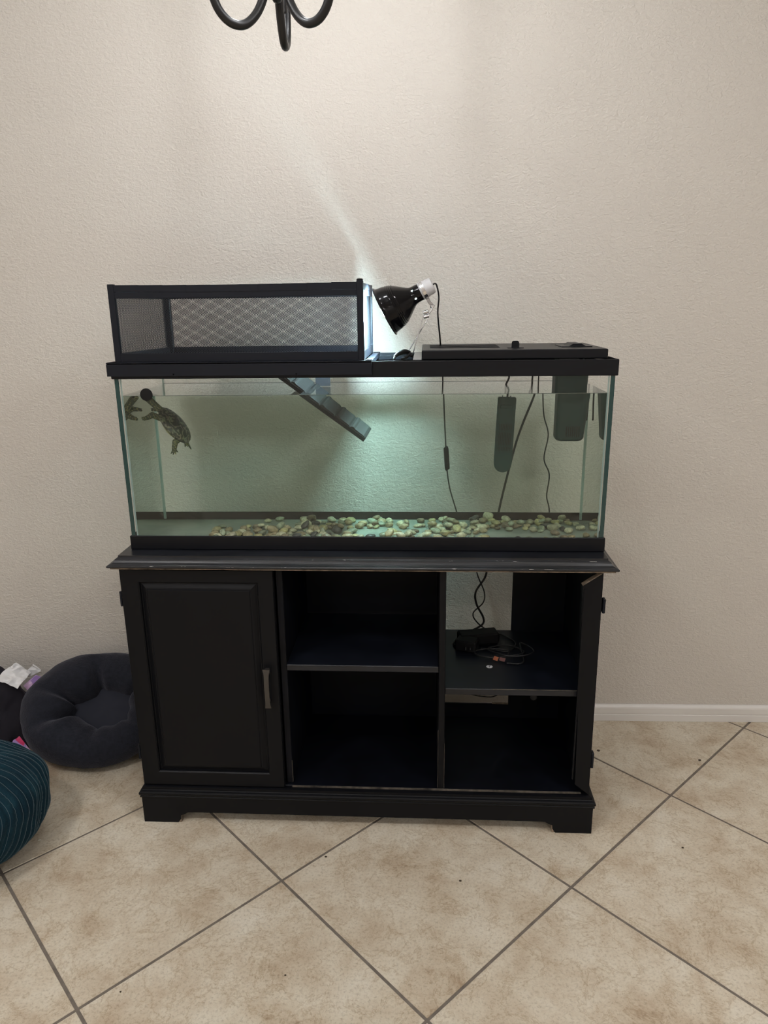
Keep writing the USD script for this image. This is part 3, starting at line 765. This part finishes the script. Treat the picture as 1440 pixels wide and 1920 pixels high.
# ------------------------------------------------------------------ heater and filter in the water
ht = thing('heater', 'flat dark green submersible heater with slots hanging in the water', 'heater', (.370, .225, .965))
a = math.atan2(.0065, .18)
prof = []
for i in range(13):
    t = math.pi * i / 12
    prof.append((-.0232 * math.cos(math.pi - t) * -1, -.0215 * math.sin(t)))
hp = sg.Polygon([(-.0238, .176), (-.0238, .002)] + [(-.0232 * math.cos(math.pi * i / 14), -.0225 * math.sin(math.pi * i / 14)) for i in range(0, 15)] + [(.0238, .002), (.0238, .176), (.0218, .1795), (-.0218, .1795)]).buffer(0)
TH = np.array([[math.cos(a), 0, math.sin(a), .3670], [0, 1, 0, 0], [-math.sin(a), 0, math.cos(a), .9875 - .001], [0, 0, 0, 1]])


def hmv(m):
    return moved(m, TH)


part(ht, 'body', hmv(cat(front_poly(hp, .213, .229), front_poly(hp.buffer(-.0018), .2112, .2131))), MAT['green_plastic'])
part(ht, 'brow', hmv(cat(bx(-.0165, .0165, .2085, .2114, .150, .160, .0012))), MAT['green_plastic'])
for i in range(8):
    x = -.0150 + i * .0043
    for z0, z1 in ((.092, .109), (.052, .086), (.036, .048)):
        part(ht, 'slot', hmv(bx(x - .0011, x + .0011, .2103, .2113, z0, z1, 0)), MAT['green_dark'])
part(ht, 'top_clip', hmv(cat(bx(-.0135, -.0115, .213, .216, .179, .184, .0004), bx(.0075, .0095, .213, .216, .179, .184, .0004))), MAT['green_plastic'])
part(ht, 'cord', tube([[.3735, .219, 1.163], [.3745, .219, 1.175], [.3755, .222, 1.193], [.3850, .240, 1.210], [.3840, .26, 1.2320], [.395, .290, 1.262], [.430, .309, 1.2805], [.456, .326, 1.2835], [.4620, .343, 1.262], [.4630, .345, 1.200], [.4580, .345, 1.1606], [.4265, .345, 1.0721], [.4055, .345, .9966], [.3702, .345, .8251], [.3600, .347, .72], [.3520, .346, .640], [.3493, .345, .612], [.3418, .345, .585], [.3165, .345, .541], [.3200, .345, .50], [.3420, .345, .455], [.338, .335, .435], [.300, .300, .4285], [.262, .260, .4270], [.245, .21, .4272], [.262, .195, .4340]], [.0026] * 8 + [.0033] * 12, 8, 6), MAT['cord'], smooth=40, label='black heater cord')

ft = thing('filter', 'dark green filter with slots at its foot, hanging in the tank at the right end', 'filter', (.54, .2, 1.05))


def fring(z, x0, x1, v0, v1, r=.012, n=5):
    p = sg.box(x0, v0, x1, v1).buffer(-r).buffer(r, quad_segs=n)
    c = np.array(p.exterior.coords[:-1])
    if not p.exterior.is_ccw: c = c[::-1]
    return np.array([(x, y, z + (.004 * ((x - (x0 + x1) / 2) / .04) ** 2 if z < 1.062 else 0)) for x, y in c])


part(ft, 'body', loft([fring(1.0520, .5035, .5690, .184, .236), fring(1.0560, .5003, .5725, .181, .239), fring(1.0640, .4995, .5738, .180, .240), fring(1.080, .4995, .5750, .180, .240), fring(1.172, .5000, .5840, .178, .242), fring(1.232, .500, .5870, .178, .244), fring(1.255, .500, .588, .178, .246)]), MAT['green_plastic'], smooth=40)
for i in range(7):
    x = .5265 + i * .0054
    part(ft, 'slot', bx(x - .0014, x + .0014, .1788, .1802, 1.0645, 1.0930, 0), MAT['green_dark'])
part(ft, 'hanger', bx(.515, .575, .246, .3005, 1.2380, 1.2562, .001), MAT['green_plastic'])
part(ft, 'cord', tube([[.520, .255, 1.2540], [.508, .29, 1.2700], [.495, .309, 1.2800], [.486, .326, 1.2830], [.4820, .344, 1.262], [.4805, .345, 1.200], [.4812, .345, 1.1604], [.4868, .345, 1.1017], [.501, .345, 1.0495], [.4923, .345, .9814], [.5093, .345, .9353], [.5048, .345, .8731], [.5145, .345, .8258], [.512, .347, .72], [.48, .345, .60], [.455, .345, .46], [.44, .345, .30], [.40, .345, .19], [.34, .345, .178], [.26, .345, .20]], .0019, 8, 6), MAT['cord'], smooth=40, label='black filter cord')
part(ft, 'intake_tube', tube([[.5905, .252, 1.19], [.5900, .252, 1.15], [.5885, .252, 1.100]], .0022, 8, 4), MAT['green_dark'])

# ------------------------------------------------------------------ the turtle
tur = thing('turtle', 'small dark pond turtle swimming head-up at the left end of the aquarium', 'turtle', (-.52, .18, 1.04))
P = lambda u, v, z: np.array([u + .085 * (u - .158) * .43, v + .085, z + .085 * (z - 1.405) * .40])      # it swims near the back
Fw = np.array([-.607, 0, .795]); Pp = np.array([.795, 0, .607])
Nn = .93 * Pp + .37 * np.array([0, -1.0, 0]); Nn /= np.linalg.norm(Nn)
Lt = np.cross(Nn, Fw)                       # the turtle's left, away from its belly
C0 = P(-.4900, .095, 1.1085)
tp = lambda x, y, z: C0 + Fw * x + Lt * y + Nn * z
core = [manifold3d.Manifold.batch_hull([sph(tp(x, y, -.004), r) for x, y, r in ((.034, .012, .010), (.034, -.012, .010), (0, .022, .011), (0, -.022, .011), (-.034, .013, .009), (-.034, -.013, .009))])]
near = -1 if (Lt @ np.array([0, -1.0, 0])) < 0 else 1
hd = P(-.5480, .088, 1.1765)
nk = tp(.052, 0, -.002)
chains = [
    [(tp(.030, 0, -.003), .013), (nk, .0098), ((nk + hd) / 2, .0090), (hd, .0098), (hd + np.array([-.0085, -.001, .0050]), .0072), (hd + np.array([-.0135, -.001, .0060]), .0045)],
    # near front leg reaching forward, far one paddling
    [(tp(.036, near * .018, -.006), .0085), (P(-.5385, .066, 1.1400), .0080), (P(-.5475, .062, 1.1345), .0068), (P(-.5540, .060, 1.1325), .0056)],
    [(tp(.036, -near * .020, -.006), .0085), (P(-.5350, .125, 1.1500), .0070), (P(-.5480, .130, 1.1480), .0055)],
    [(tp(-.034, near * .016, -.006), .0090), (P(-.4870, .072, 1.0690), .0080), (P(-.4895, .069, 1.0560), .0072), (P(-.4900, .068, 1.0515), .0068)],
    [(tp(-.034, -near * .016, -.006), .0085), (P(-.4700, .120, 1.0680), .0070), (P(-.4715, .124, 1.0600), .0060)],
    [(tp(-.044, 0, -.006), .0055), (P(-.4590, .095, 1.0605), .0032), (P(-.4520, .094, 1.0470), .0014)],
]
for c, dirs in (((-.5540, .060, 1.1325), [(-.009, -.004, .002), (-.010, -.001, -.001), (-.009, .002, -.004), (-.0065, .005, -.006)]), ((-.4900, .068, 1.0515), [(-.008, -.003, -.011), (-.003, -.004, -.0135), (.003, -.002, -.0125), (.0075, .002, -.008)]), ((-.548, .13, 1.148), [(-.009, .001, .001), (-.009, .003, -.003), (-.007, .006, -.005)]), ((-.4715, .124, 1.06), [(-.003, .001, -.010), (.003, .003, -.010), (.007, .004, -.006)])):
    for d in dirs:
        c_ = P(*c); chains.append([(c_, .0045), (c_ + np.array(d) * .7, .0026), (c_ + np.array(d) * 1.15, .0009)])
bodym = part(tur, 'body', flesh(chains, .0022, 6, core), MAT['skin'], smooth=True)
for s in (-1, 1):
    part(tur, 'eye', moved(trimesh.creation.icosphere(2, .0018), np.block([[np.eye(3), (hd + np.array([-.0068, s * .0072, .0050]))[:, None]], [np.zeros((1, 3)), 1]])), MAT['lamp_black'], smooth=True)
# carapace: a dome with sunken seams between its scutes and a flared rim
n1, n2 = 64, 40
vv, ff = [], []
for i in range(n2 + 1):
    rr = i / n2
    for j in range(n1):
        th = 2 * math.pi * j / n1
        x, y = rr * math.cos(th), rr * math.sin(th)
        hgt = .0205 * (1 - rr ** 2.3) ** .75
        gr = 0
        for xs in (-.62, -.25, .12, .48):
            gr = max(gr, math.exp(-((x - xs - .06 * math.sin(9 * abs(y))) / .022) ** 2) * (rr < .80))
        gr = max(gr, math.exp(-((abs(y) - .30 + .05 * math.cos(16 * x)) / .024) ** 2) * (rr < .80), math.exp(-((rr - .82) / .014) ** 2))
        if rr > .82:
            gr = max(gr, math.exp(-((((th / (2 * math.pi)) * 24) % 1 - .5) / .06) ** 2))
        flare = .0022 * max(0, rr - .85) / .15
        serr = 1 + .018 * math.cos(24 * th) * (rr > .9) * (x < .2)
        vv.append(tp(x * .0575 * serr * (1 + .03 * x), y * .0400 * serr, hgt - .0011 * gr + flare - .0005))
o_ = len(vv)
for j in range(n1):
    th = 2 * math.pi * j / n1
    vv.append(tp(.0560 * math.cos(th), .0385 * math.sin(th), -.0025))
for j in range(n1):
    th = 2 * math.pi * j / n1
    vv.append(tp(.030 * math.cos(th), .020 * math.sin(th), -.0020))
for i in range(n2):
    for j in range(n1):
        k = (j + 1) % n1
        ff += [(i * n1 + j, (i + 1) * n1 + j, (i + 1) * n1 + k), (i * n1 + j, (i + 1) * n1 + k, i * n1 + k)]
for j in range(n1):
    k = (j + 1) % n1
    ff += [(n2 * n1 + j, o_ + j, o_ + k), (n2 * n1 + j, o_ + k, n2 * n1 + k), (o_ + j, o_ + n1 + j, o_ + n1 + k), (o_ + j, o_ + n1 + k, o_ + k)]
part(tur, 'carapace', trimesh.Trimesh(np.array(vv), np.array(ff), process=False), MAT['shell'], smooth=True, label='dark patterned upper shell')
pr = []
for h_, s_ in ((-.0030, .92), (-.0075, .90), (-.0115, .82), (-.0135, .66)):
    pr.append(np.array([tp(.0530 * s_ * math.cos(t), .0330 * s_ * math.sin(t) * (1 - .12 * math.cos(2 * t)), h_) for t in np.linspace(0, 2 * math.pi, 40, endpoint=False)]))
part(tur, 'plastron', loft(pr), MAT['plastron'], smooth=40, label='yellowish belly shell')

# ------------------------------------------------------------------ things on the right shelf
SZ = .4240
ad = thing('power_adapter', 'black plug-in timer block with two metal prongs lying on the right shelf', 'adapter', (.285, .175, SZ))
part(ad, 'body', moved(bx(-.031, .031, -.022, .022, 0, .034, .004), trimesh.transformations.euler_matrix(0, 0, -.35) + np.array([[0, 0, 0, .283], [0, 0, 0, .186], [0, 0, 0, SZ + .0002], [0, 0, 0, 0]])), MAT['matte_black'])
for d in (-.006, .007):
    part(ad, 'prong', bx(.283 + d - .0009, .283 + d + .0009, .148, .1665, SZ + .0160, SZ + .0235, .0003), MAT['chrome'], label='metal plug prong')
strip = thing('power_strip', 'black power strip lying under the cords at the back of the right shelf', 'power strip', (.300, .262, SZ))
part(strip, 'body', moved(bx(-.060, .060, -.024, .024, 0, .036, .005), trimesh.transformations.euler_matrix(0, 0, .22) + np.array([[0, 0, 0, .318], [0, 0, 0, .232], [0, 0, 0, SZ + .0002], [0, 0, 0, 0]])), MAT['matte_black'])
coil = thing('cord_coil', 'loose loops of thin black cord with an orange tag on the right shelf', 'cord', (.36, .15, SZ))
lp = [(.345 + .055 * math.cos(t) * (1 + .15 * math.sin(2.3 * t)) + .006 * t, .155 + .034 * math.sin(t) * (1 + .2 * math.cos(1.7 * t)), SZ + .0026 + .0012 * t) for t in np.linspace(0, 14, 30)] + [(.44, .12, SZ + .004), (.425, .095, SZ + .003), (.39, .098, SZ + .0028)]
part(coil, 'cord', tube(lp, .0021, 8, 4), MAT['cord'], smooth=40)
part(coil, 'tag', cat(hull([(.352, .116, SZ + .004), (.364, .108, SZ + .0035), (.369, .114, SZ + .012), (.357, .121, SZ + .013), (.3525, .1165, SZ + .0045), (.3645, .1085, SZ + .004)])), MAT['raw_tag'], label='orange paper tag')
part(coil, 'tag', hull([(.369, .111, SZ + .0045), (.384, .104, SZ + .0035), (.388, .112, SZ + .010), (.373, .119, SZ + .0105), (.3695, .1115, SZ + .005)]), plain('dull_red_tag', (.13, .055, .05), .6), label='dull red paper tag')
stk = thing('sticker', 'round white sticker with a black hook mark on the right shelf', 'sticker', (.340, .080, SZ))
part(stk, 'disc', moved(lathe([(0, .0), (.0088, .0), (.0088, .0004), (0, .0004)], 32), frame_to((0, 0, 1), (.340, .080, SZ + .0002))), MAT['sticker'])
part(stk, 'mark', cat(bx(.3385, .3400, .0755, .0860, SZ + .0006, SZ + .0008, 0), bx(.3400, .3435, .0840, .0858, SZ + .0006, SZ + .0008, 0), bx(.3423, .3438, .0815, .0850, SZ + .0006, SZ + .0008, 0)), MAT['ink'])

# ------------------------------------------------------------------ wrought-iron chandelier (only its lowest scrolls are in the picture)
CH = np.array([-.1170, -.977, 1.8225])
ch = thing('chandelier', 'black wrought-iron chandelier with curled scroll arms hanging in front of the wall', 'chandelier', CH, local=False)
part(ch, 'stem', cat(moved(lathe([(0, .036), (.006, .038), (.011, .048), (.013, .060), (.010, .075), (.008, .12), (.008, .42), (.012, .45), (.012, .47), (.006, .48), (.006, .90), (.05, .93), (.06, .975), (.06, .9845), (0, .9845)], 24), frame_to((0, 0, 1), CH))), MAT['iron'], smooth=40)
scroll = [(.012, .30), (.012, .20), (.0125, .12), (.0155, .052), (.026, .020), (.0445, .0005), (.0640, -.0010), (.0800, .012), (.0885, .036), (.0885, .062), (.0790, .083), (.0640, .087), (.0535, .074), (.0525, .052), (.0535, .0385)]
scroll = [(r * 1.16, z * 1.16) for r, z in scroll]
lampa = [(.010, .16), (.05, .175), (.12, .170), (.20, .180), (.25, .215), (.262, .262)]
for k, az in enumerate((math.radians(91), math.radians(-30), math.radians(210))):
    d = np.array([math.cos(az), math.sin(az), 0])
    sc = part(ch, 'scroll', tube([CH + d * (r * (1.02)) + [0, 0, z] for r, z in scroll], 0.0067, 14, 8), MAT['iron'], smooth=50)
    ar = part(ch, 'arm', tube([CH + d * r + [0, 0, z] for r, z in lampa], .0058, 12, 8), MAT['iron'], smooth=50)
    c = CH + d * .262 + [0, 0, .262]
    part(ar, 'candle_cup', moved(lathe([(0, 0), (.02, .002), (.032, .012), (.034, .018), (.012, .016), (.012, .085), (0, .085)], 24), frame_to((0, 0, 1), c)), MAT['iron'], smooth=40)
    part(ar, 'bulb', moved(lathe([(0, 0), (.010, .002), (.013, .012), (.024, .040), (.028, .062), (.022, .085), (.010, .105), (0, .110)], 24), frame_to((0, 0, 1), c + [0, 0, .0855])), MAT['bulb_warm'], smooth=True)
for x, y, w in ((-1.2, -3.95, 'at the far left'), (1.2, -3.95, 'at the far right'), (-1.35, -2.1, 'to the left of the viewer'), (1.45, -2.1, 'to the right of the viewer')):  # unseen fill lights, added to brighten the floor and walls
    cl = thing('ceiling_light', 'unseen ceiling fill light added to the room ' + w, 'ceiling light', (x, y, H), local=False)
    part(cl, 'trim_ring', moved(lathe([(.20, .0), (.225, .0), (.225, -.012), (.20, -.008), (.20, .0)], 40), frame_to((0, 0, 1), (x, y, H - .0005))), MAT['white_trim'], smooth=40)
    part(cl, 'diffuser', moved(lathe([(.0, -.004), (.20, -.004), (.20, -.001), (0, -.001)], 40), frame_to((0, 0, 1), (x, y, H - .0005))), MAT['fill_glow'])

# ------------------------------------------------------------------ dog bed leaning on the wall beside the cabinet
bed = thing('dog_bed', 'round charcoal fleece dog bed propped against the wall beside the cabinet', 'dog bed', (-.93, -.22, 0), local=False)
BO = np.array([-.918, -.195, .142])
e1 = np.array([.985, .17, 0]); e2 = np.array([-.10, .80, .60]); e1 /= np.linalg.norm(e1); e2 -= e1 * (e1 @ e2); e2 /= np.linalg.norm(e2); e3 = np.cross(e1, e2)
NT, NP = 140, 44
vv, ff = [], []
puck = [(.55, .30), (1.75, .34), (2.75, .30), (3.55, .34), (4.6, .16), (5.6, .18)]
for i in range(NT):
    th = 2 * math.pi * i / NT
    lefty = max(0, -math.cos(th)) ** 1.5
    R1, R2 = .150 + .015 * lefty, .128
    rt = .066 + .020 * lefty - .004 * max(0, -math.sin(th))
    pk = max(1.25 * a_ * math.exp(-(((th - t0 + math.pi) % (2 * math.pi) - math.pi) / .13) ** 2) for t0, a_ in puck)
    lob = 1 + .05 * math.sin(3 * th + 1) + .03 * math.sin(7 * th)
    cen = e1 * (R1 * math.cos(th) - .012 * lefty) + e2 * R2 * math.sin(th)
    out = e1 * math.cos(th) + e2 * math.sin(th)
    for j in range(NP):
        ph = 2 * math.pi * j / NP
        inner = max(0, math.cos(ph - 2.4))
        r_ = rt * lob * (1 - pk * inner)
        q = cen + out * r_ * 1.02 * math.cos(ph) + e3 * r_ * 1.0 * math.sin(ph)
        q = BO + q
        q = q + (meshkit.fbm(q * 16, 3, 3) - .5) * .012 * (out * math.cos(ph) + e3 * math.sin(ph)) + (meshkit.fbm(q * np.array([22, 22, 60]), 2, 8) - .5) * .005 * e3
        q[2] = q[2] if q[2] > .03 else .004 + .026 * math.exp((q[2] - .03) / .026)
        q[1] = min(q[1], -.018)
        vv.append(q)
for i in range(NT):
    for j in range(NP):
        a_, b_ = (i + 1) % NT, (j + 1) % NP
        ff += [(i * NP + j, a_ * NP + j, a_ * NP + b_), (i * NP + j, a_ * NP + b_, i * NP + b_)]
part(bed, 'bolster', trimesh.Trimesh(np.array(vv), np.array(ff), process=False), MAT['fleece'], smooth=True)
vv, ff = [], []
for i in range(15):
    for j in range(72):
        th, rr = 2 * math.pi * j / 72, i / 14
        q = BO + e1 * (.008 + .135 * rr * math.cos(th)) + e2 * .118 * rr * math.sin(th) + e3 * (.012 * (1 - rr ** 2) - .016 - .01 * rr ** 6 + .004 * math.sin(5 * th) * rr)
        q[2] = max(q[2], .006)
        vv.append(q + e3 * (meshkit.fbm(q * 9, 3, 5) - .5) * .012)
for i in range(14):
    for j in range(72):
        k = (j + 1) % 72
        ff += [(i * 72 + j, (i + 1) * 72 + j, (i + 1) * 72 + k), (i * 72 + j, (i + 1) * 72 + k, i * 72 + k)]
part(bed, 'cushion', trimesh.Trimesh(np.array(vv), np.array(ff), process=False), MAT['cushion'], smooth=True, label='smooth slate inner cushion')

# ------------------------------------------------------------------ teal ribbed pouf in the left foreground
pf = thing('ribbed_pouf', 'dark teal ribbed velour floor cushion at the left edge of the floor', 'floor cushion', (-1.07, -.66, 0), local=False)
PC = np.array([-1.108, -.685, .135]); PR = np.array([.215, .225, .132])
axr = np.array([.0, -.93, .36]); axr /= np.linalg.norm(axr)
ico = trimesh.creation.icosphere(6, 1.0)
nv = ico.vertices.copy()
nv = np.sign(nv) * np.abs(nv) ** np.array([.92, .92, .80]); 
p0 = PC + nv * PR
h_ = p0 @ axr + .018 * (meshkit.fbm(p0 * 7, 2, 4) - .5)
rib = np.abs(np.sin(math.pi * h_ / .0215)) ** .55
nrm = nv / PR; nrm /= np.linalg.norm(nrm, axis=1, keepdims=True)
p1 = p0 + nrm * ((rib - .7) * .0065 + (meshkit.fbm(p0 * 8, 3, 6) - .5) * .030)[:, None]
p1[:, 2] = np.where(p1[:, 2] < .02, .002 + .018 * np.exp((p1[:, 2] - .02) / .02), p1[:, 2])
pm = trimesh.Trimesh(p1, ico.faces, process=False)
part(pf, 'cover', pm, MAT['teal'], smooth=True)
# fine threads in the grooves
edge_h = h_ / .0180
ths = []
for k in range(int(math.floor(edge_h.min())), int(math.ceil(edge_h.max()))):
    f0 = ico.faces; hh = edge_h - k
    segs = []
    m_ = (hh[f0].min(1) < 0) & (hh[f0].max(1) > 0)
    for tri in f0[m_]:
        pts = []
        for a_, b_ in ((0, 1), (1, 2), (2, 0)):
            ha, hb = hh[tri[a_]], hh[tri[b_]]
            if ha * hb < 0:
                t = ha / (ha - hb); pts.append(p1[tri[a_]] * (1 - t) + p1[tri[b_]] * t + (nrm[tri[a_]] * (1 - t) + nrm[tri[b_]] * t) * .0009)
        if len(pts) == 2:
            segs.append(pts)
    for p, q in segs:
        d = q - p; ln = np.linalg.norm(d)
        if ln < 1e-6 or min(p[2], q[2]) < .01: continue
        a_ = np.cross(d / ln, (0.3, -.8, .5)); a_ /= np.linalg.norm(a_) + 1e-9
        ths.append((p - a_ * .0004, q - a_ * .0004, q + a_ * .0004, p + a_ * .0004))
tv_ = np.array(ths).reshape(-1, 3); tf_ = np.arange(len(tv_)).reshape(-1, 4)
part(pf, 'groove_thread', trimesh.Trimesh(tv_, np.vstack([tf_[:, [0, 1, 2]], tf_[:, [0, 2, 3]]]), process=False), MAT['pipe'], kind='stuff', label='pale thread lines in the grooves')

# ------------------------------------------------------------------ black clothes heap, paper and wrappers by the wall
hp_ = thing('clothes_heap', 'heap of black fabric by the wall at the left edge', 'clothes', (-1.36, -.2, 0), local=False)
ico = trimesh.creation.icosphere(5, 1.0)
nv = ico.vertices
q = np.array([-1.40, -.165, .02]) + nv * np.array([.250, .135, .262])
fold = meshkit.fbm(q * np.array([9, 9, 5]) + .15 * np.sin(q[:, [2, 0, 1]] * 14), 3, 11) - .5
ridge = np.abs(meshkit.noise(q * np.array([13, 13, 6]), 21) - .5)
q = q + nv * (fold * .13 - ridge * .10)[:, None]
q[:, 2] = np.maximum(q[:, 2], .003); q[:, 1] = np.minimum(q[:, 1], -.016)
part(hp_, 'fabric', trimesh.Trimesh(q, ico.faces, process=False), MAT['black_cloth'], smooth=True)


def sheet(corners, amp, fr, seed, th=.0008, n=22):
    """a crumpled sheet with a little thickness over four corners"""
    c = np.asarray(corners, float); g = np.linspace(0, 1, n)
    S, Tt = np.meshgrid(g, g, indexing='ij')
    p = ((1 - S) * (1 - Tt))[..., None] * c[0] + (S * (1 - Tt))[..., None] * c[1] + (S * Tt)[..., None] * c[2] + ((1 - S) * Tt)[..., None] * c[3]
    nn = np.cross(c[1] - c[0], c[3] - c[0]); nn /= np.linalg.norm(nn)
    d = (np.abs(meshkit.fbm(p * fr, 2, seed) - .5) * 2 - .4) * amp
    p = p + nn * d[..., None]
    a_, b_ = (p + nn * th / 2).reshape(-1, 3), (p - nn * th / 2).reshape(-1, 3)
    f = []
    for i in range(n - 1):
        for j in range(n - 1):
            A_, B_, C_, D_ = i * n + j, (i + 1) * n + j, (i + 1) * n + j + 1, i * n + j + 1
            f += [(A_, B_, C_), (A_, C_, D_), (A_ + n * n, C_ + n * n, B_ + n * n), (A_ + n * n, D_ + n * n, C_ + n * n)]
    return trimesh.Trimesh(np.vstack([a_, b_]), np.array(f), process=False)


pa = thing('crumpled_paper', 'crumpled white paper with a torn flap on top of the black fabric', 'paper', (-1.19, -.14, .2), local=False)
part(pa, 'sheet', sheet([(-1.272, -.190, .2445), (-1.226, -.135, .272), (-1.184, -.130, .2330), (-1.196, -.200, .2120)], .022, 38, 3), MAT['paper'])
part(pa, 'flap', sheet([(-1.206, -.135, .236), (-1.182, -.122, .2550), (-1.157, -.116, .2340), (-1.190, -.130, .2200)], .006, 40, 5), MAT['paper'])
part(pa, 'rolled_edge', tube([(-1.180, -.120, .2585), (-1.169, -.118, .248), (-1.1595, -.115, .2355)], .0025, 8, 4), MAT['paper'])
wm = usdkit.material(stage, L('pink_purple_print'), {
    'g': ('texture_coordinate', {}), 'v': ('voronoi_texture', {'scale': 26.0}), 'h': ('separate_color', {}), 'r': ('rgb_ramp', {'ramp': [(.0, (.40, .26, .58)), (.35, (.46, .33, .66)), (.5, (.62, .42, .66)), (.72, (.60, .40, .62)), (.74, (.62, .05, .16)), (.88, (.66, .10, .24)), (.9, (.75, .62, .72)), (1., (.78, .68, .76))], 'interpolate': False}), 'p': ('principled_bsdf', {'roughness': .35})},
    [('g.object', 'v.vector'), ('v.color', 'h.color'), ('h.r', 'r.fac'), ('r.color', 'p.base_color')], surface='p.BSDF')
wr = thing('wrapper', 'pink and purple printed wrapper behind the dog bed, under the white paper', 'wrapper', (-1.15, -.1, .15), local=False)
part(wr, 'film', sheet([(-1.206, -.150, .198), (-1.172, -.125, .224), (-1.128, -.120, .203), (-1.160, -.150, .130)], .012, 30, 9), wm)
wr2 = thing('wrapper', 'red and pink wrapper on the floor between the dog bed and the teal cushion', 'wrapper', (-1.2, -.26, 0), local=False)
part(wr2, 'film', sheet([(-1.232, -.285, .030), (-1.192, -.240, .064), (-1.128, -.290, .040), (-1.150, -.335, .014)], .016, 34, 13), wm)
wr3 = thing('wrapper', 'pale pink wrapper scrap at the left edge above the teal cushion', 'wrapper', (-1.25, -.34, 0), local=False)
part(wr3, 'film', sheet([(-1.285, -.275, .025), (-1.252, -.240, .050), (-1.205, -.268, .036), (-1.222, -.305, .016)], .010, 34, 17), plain('pale_pink_film', (.55, .34, .42), .4))

# ------------------------------------------------------------------ crumbs on the tiles
for (x, y, r, lab) in ((-.1385, -.6843, .0032, 'dark crumb on the tile left of the middle, in front of the cabinet'), (.2113, -.7595, .0030, 'dark crumb on the tile in front of the right bay of the cabinet'), (.811, -.6293, .0030, 'dark crumb on the tile at the right'), (.6947, -.1923, .0050, 'brown crumb beside the right side of the cabinet'), (1.0018, -.2382, .0042, 'grey-brown crumb near the baseboard at the right'), (-.9335, -.640, .0045, 'pale crumb beside the teal cushion'), (-.5325, -1.0883, .0022, 'tiny crumb at the lower left of the floor'), (-.1867, -1.0394, .0022, 'tiny crumb at the bottom middle of the floor')):
    cr = thing('crumb', lab, 'crumb', (x, y, 0), local=False)
    m = trimesh.creation.icosphere(2, 1.0)
    m.vertices *= (1 + .5 * (meshkit.noise(m.vertices * 1.7 + x * 50, 2) - .5))[:, None] * np.array([r, r * .75, r * .45])
    part(cr, 'bit', shift(m, np.array([x, y, r * .40])), plain('crumb_%d' % int(abs(x) * 1e4), (.5, .47, .40) if 'pale' in lab else (.05, .035, .022), .8))
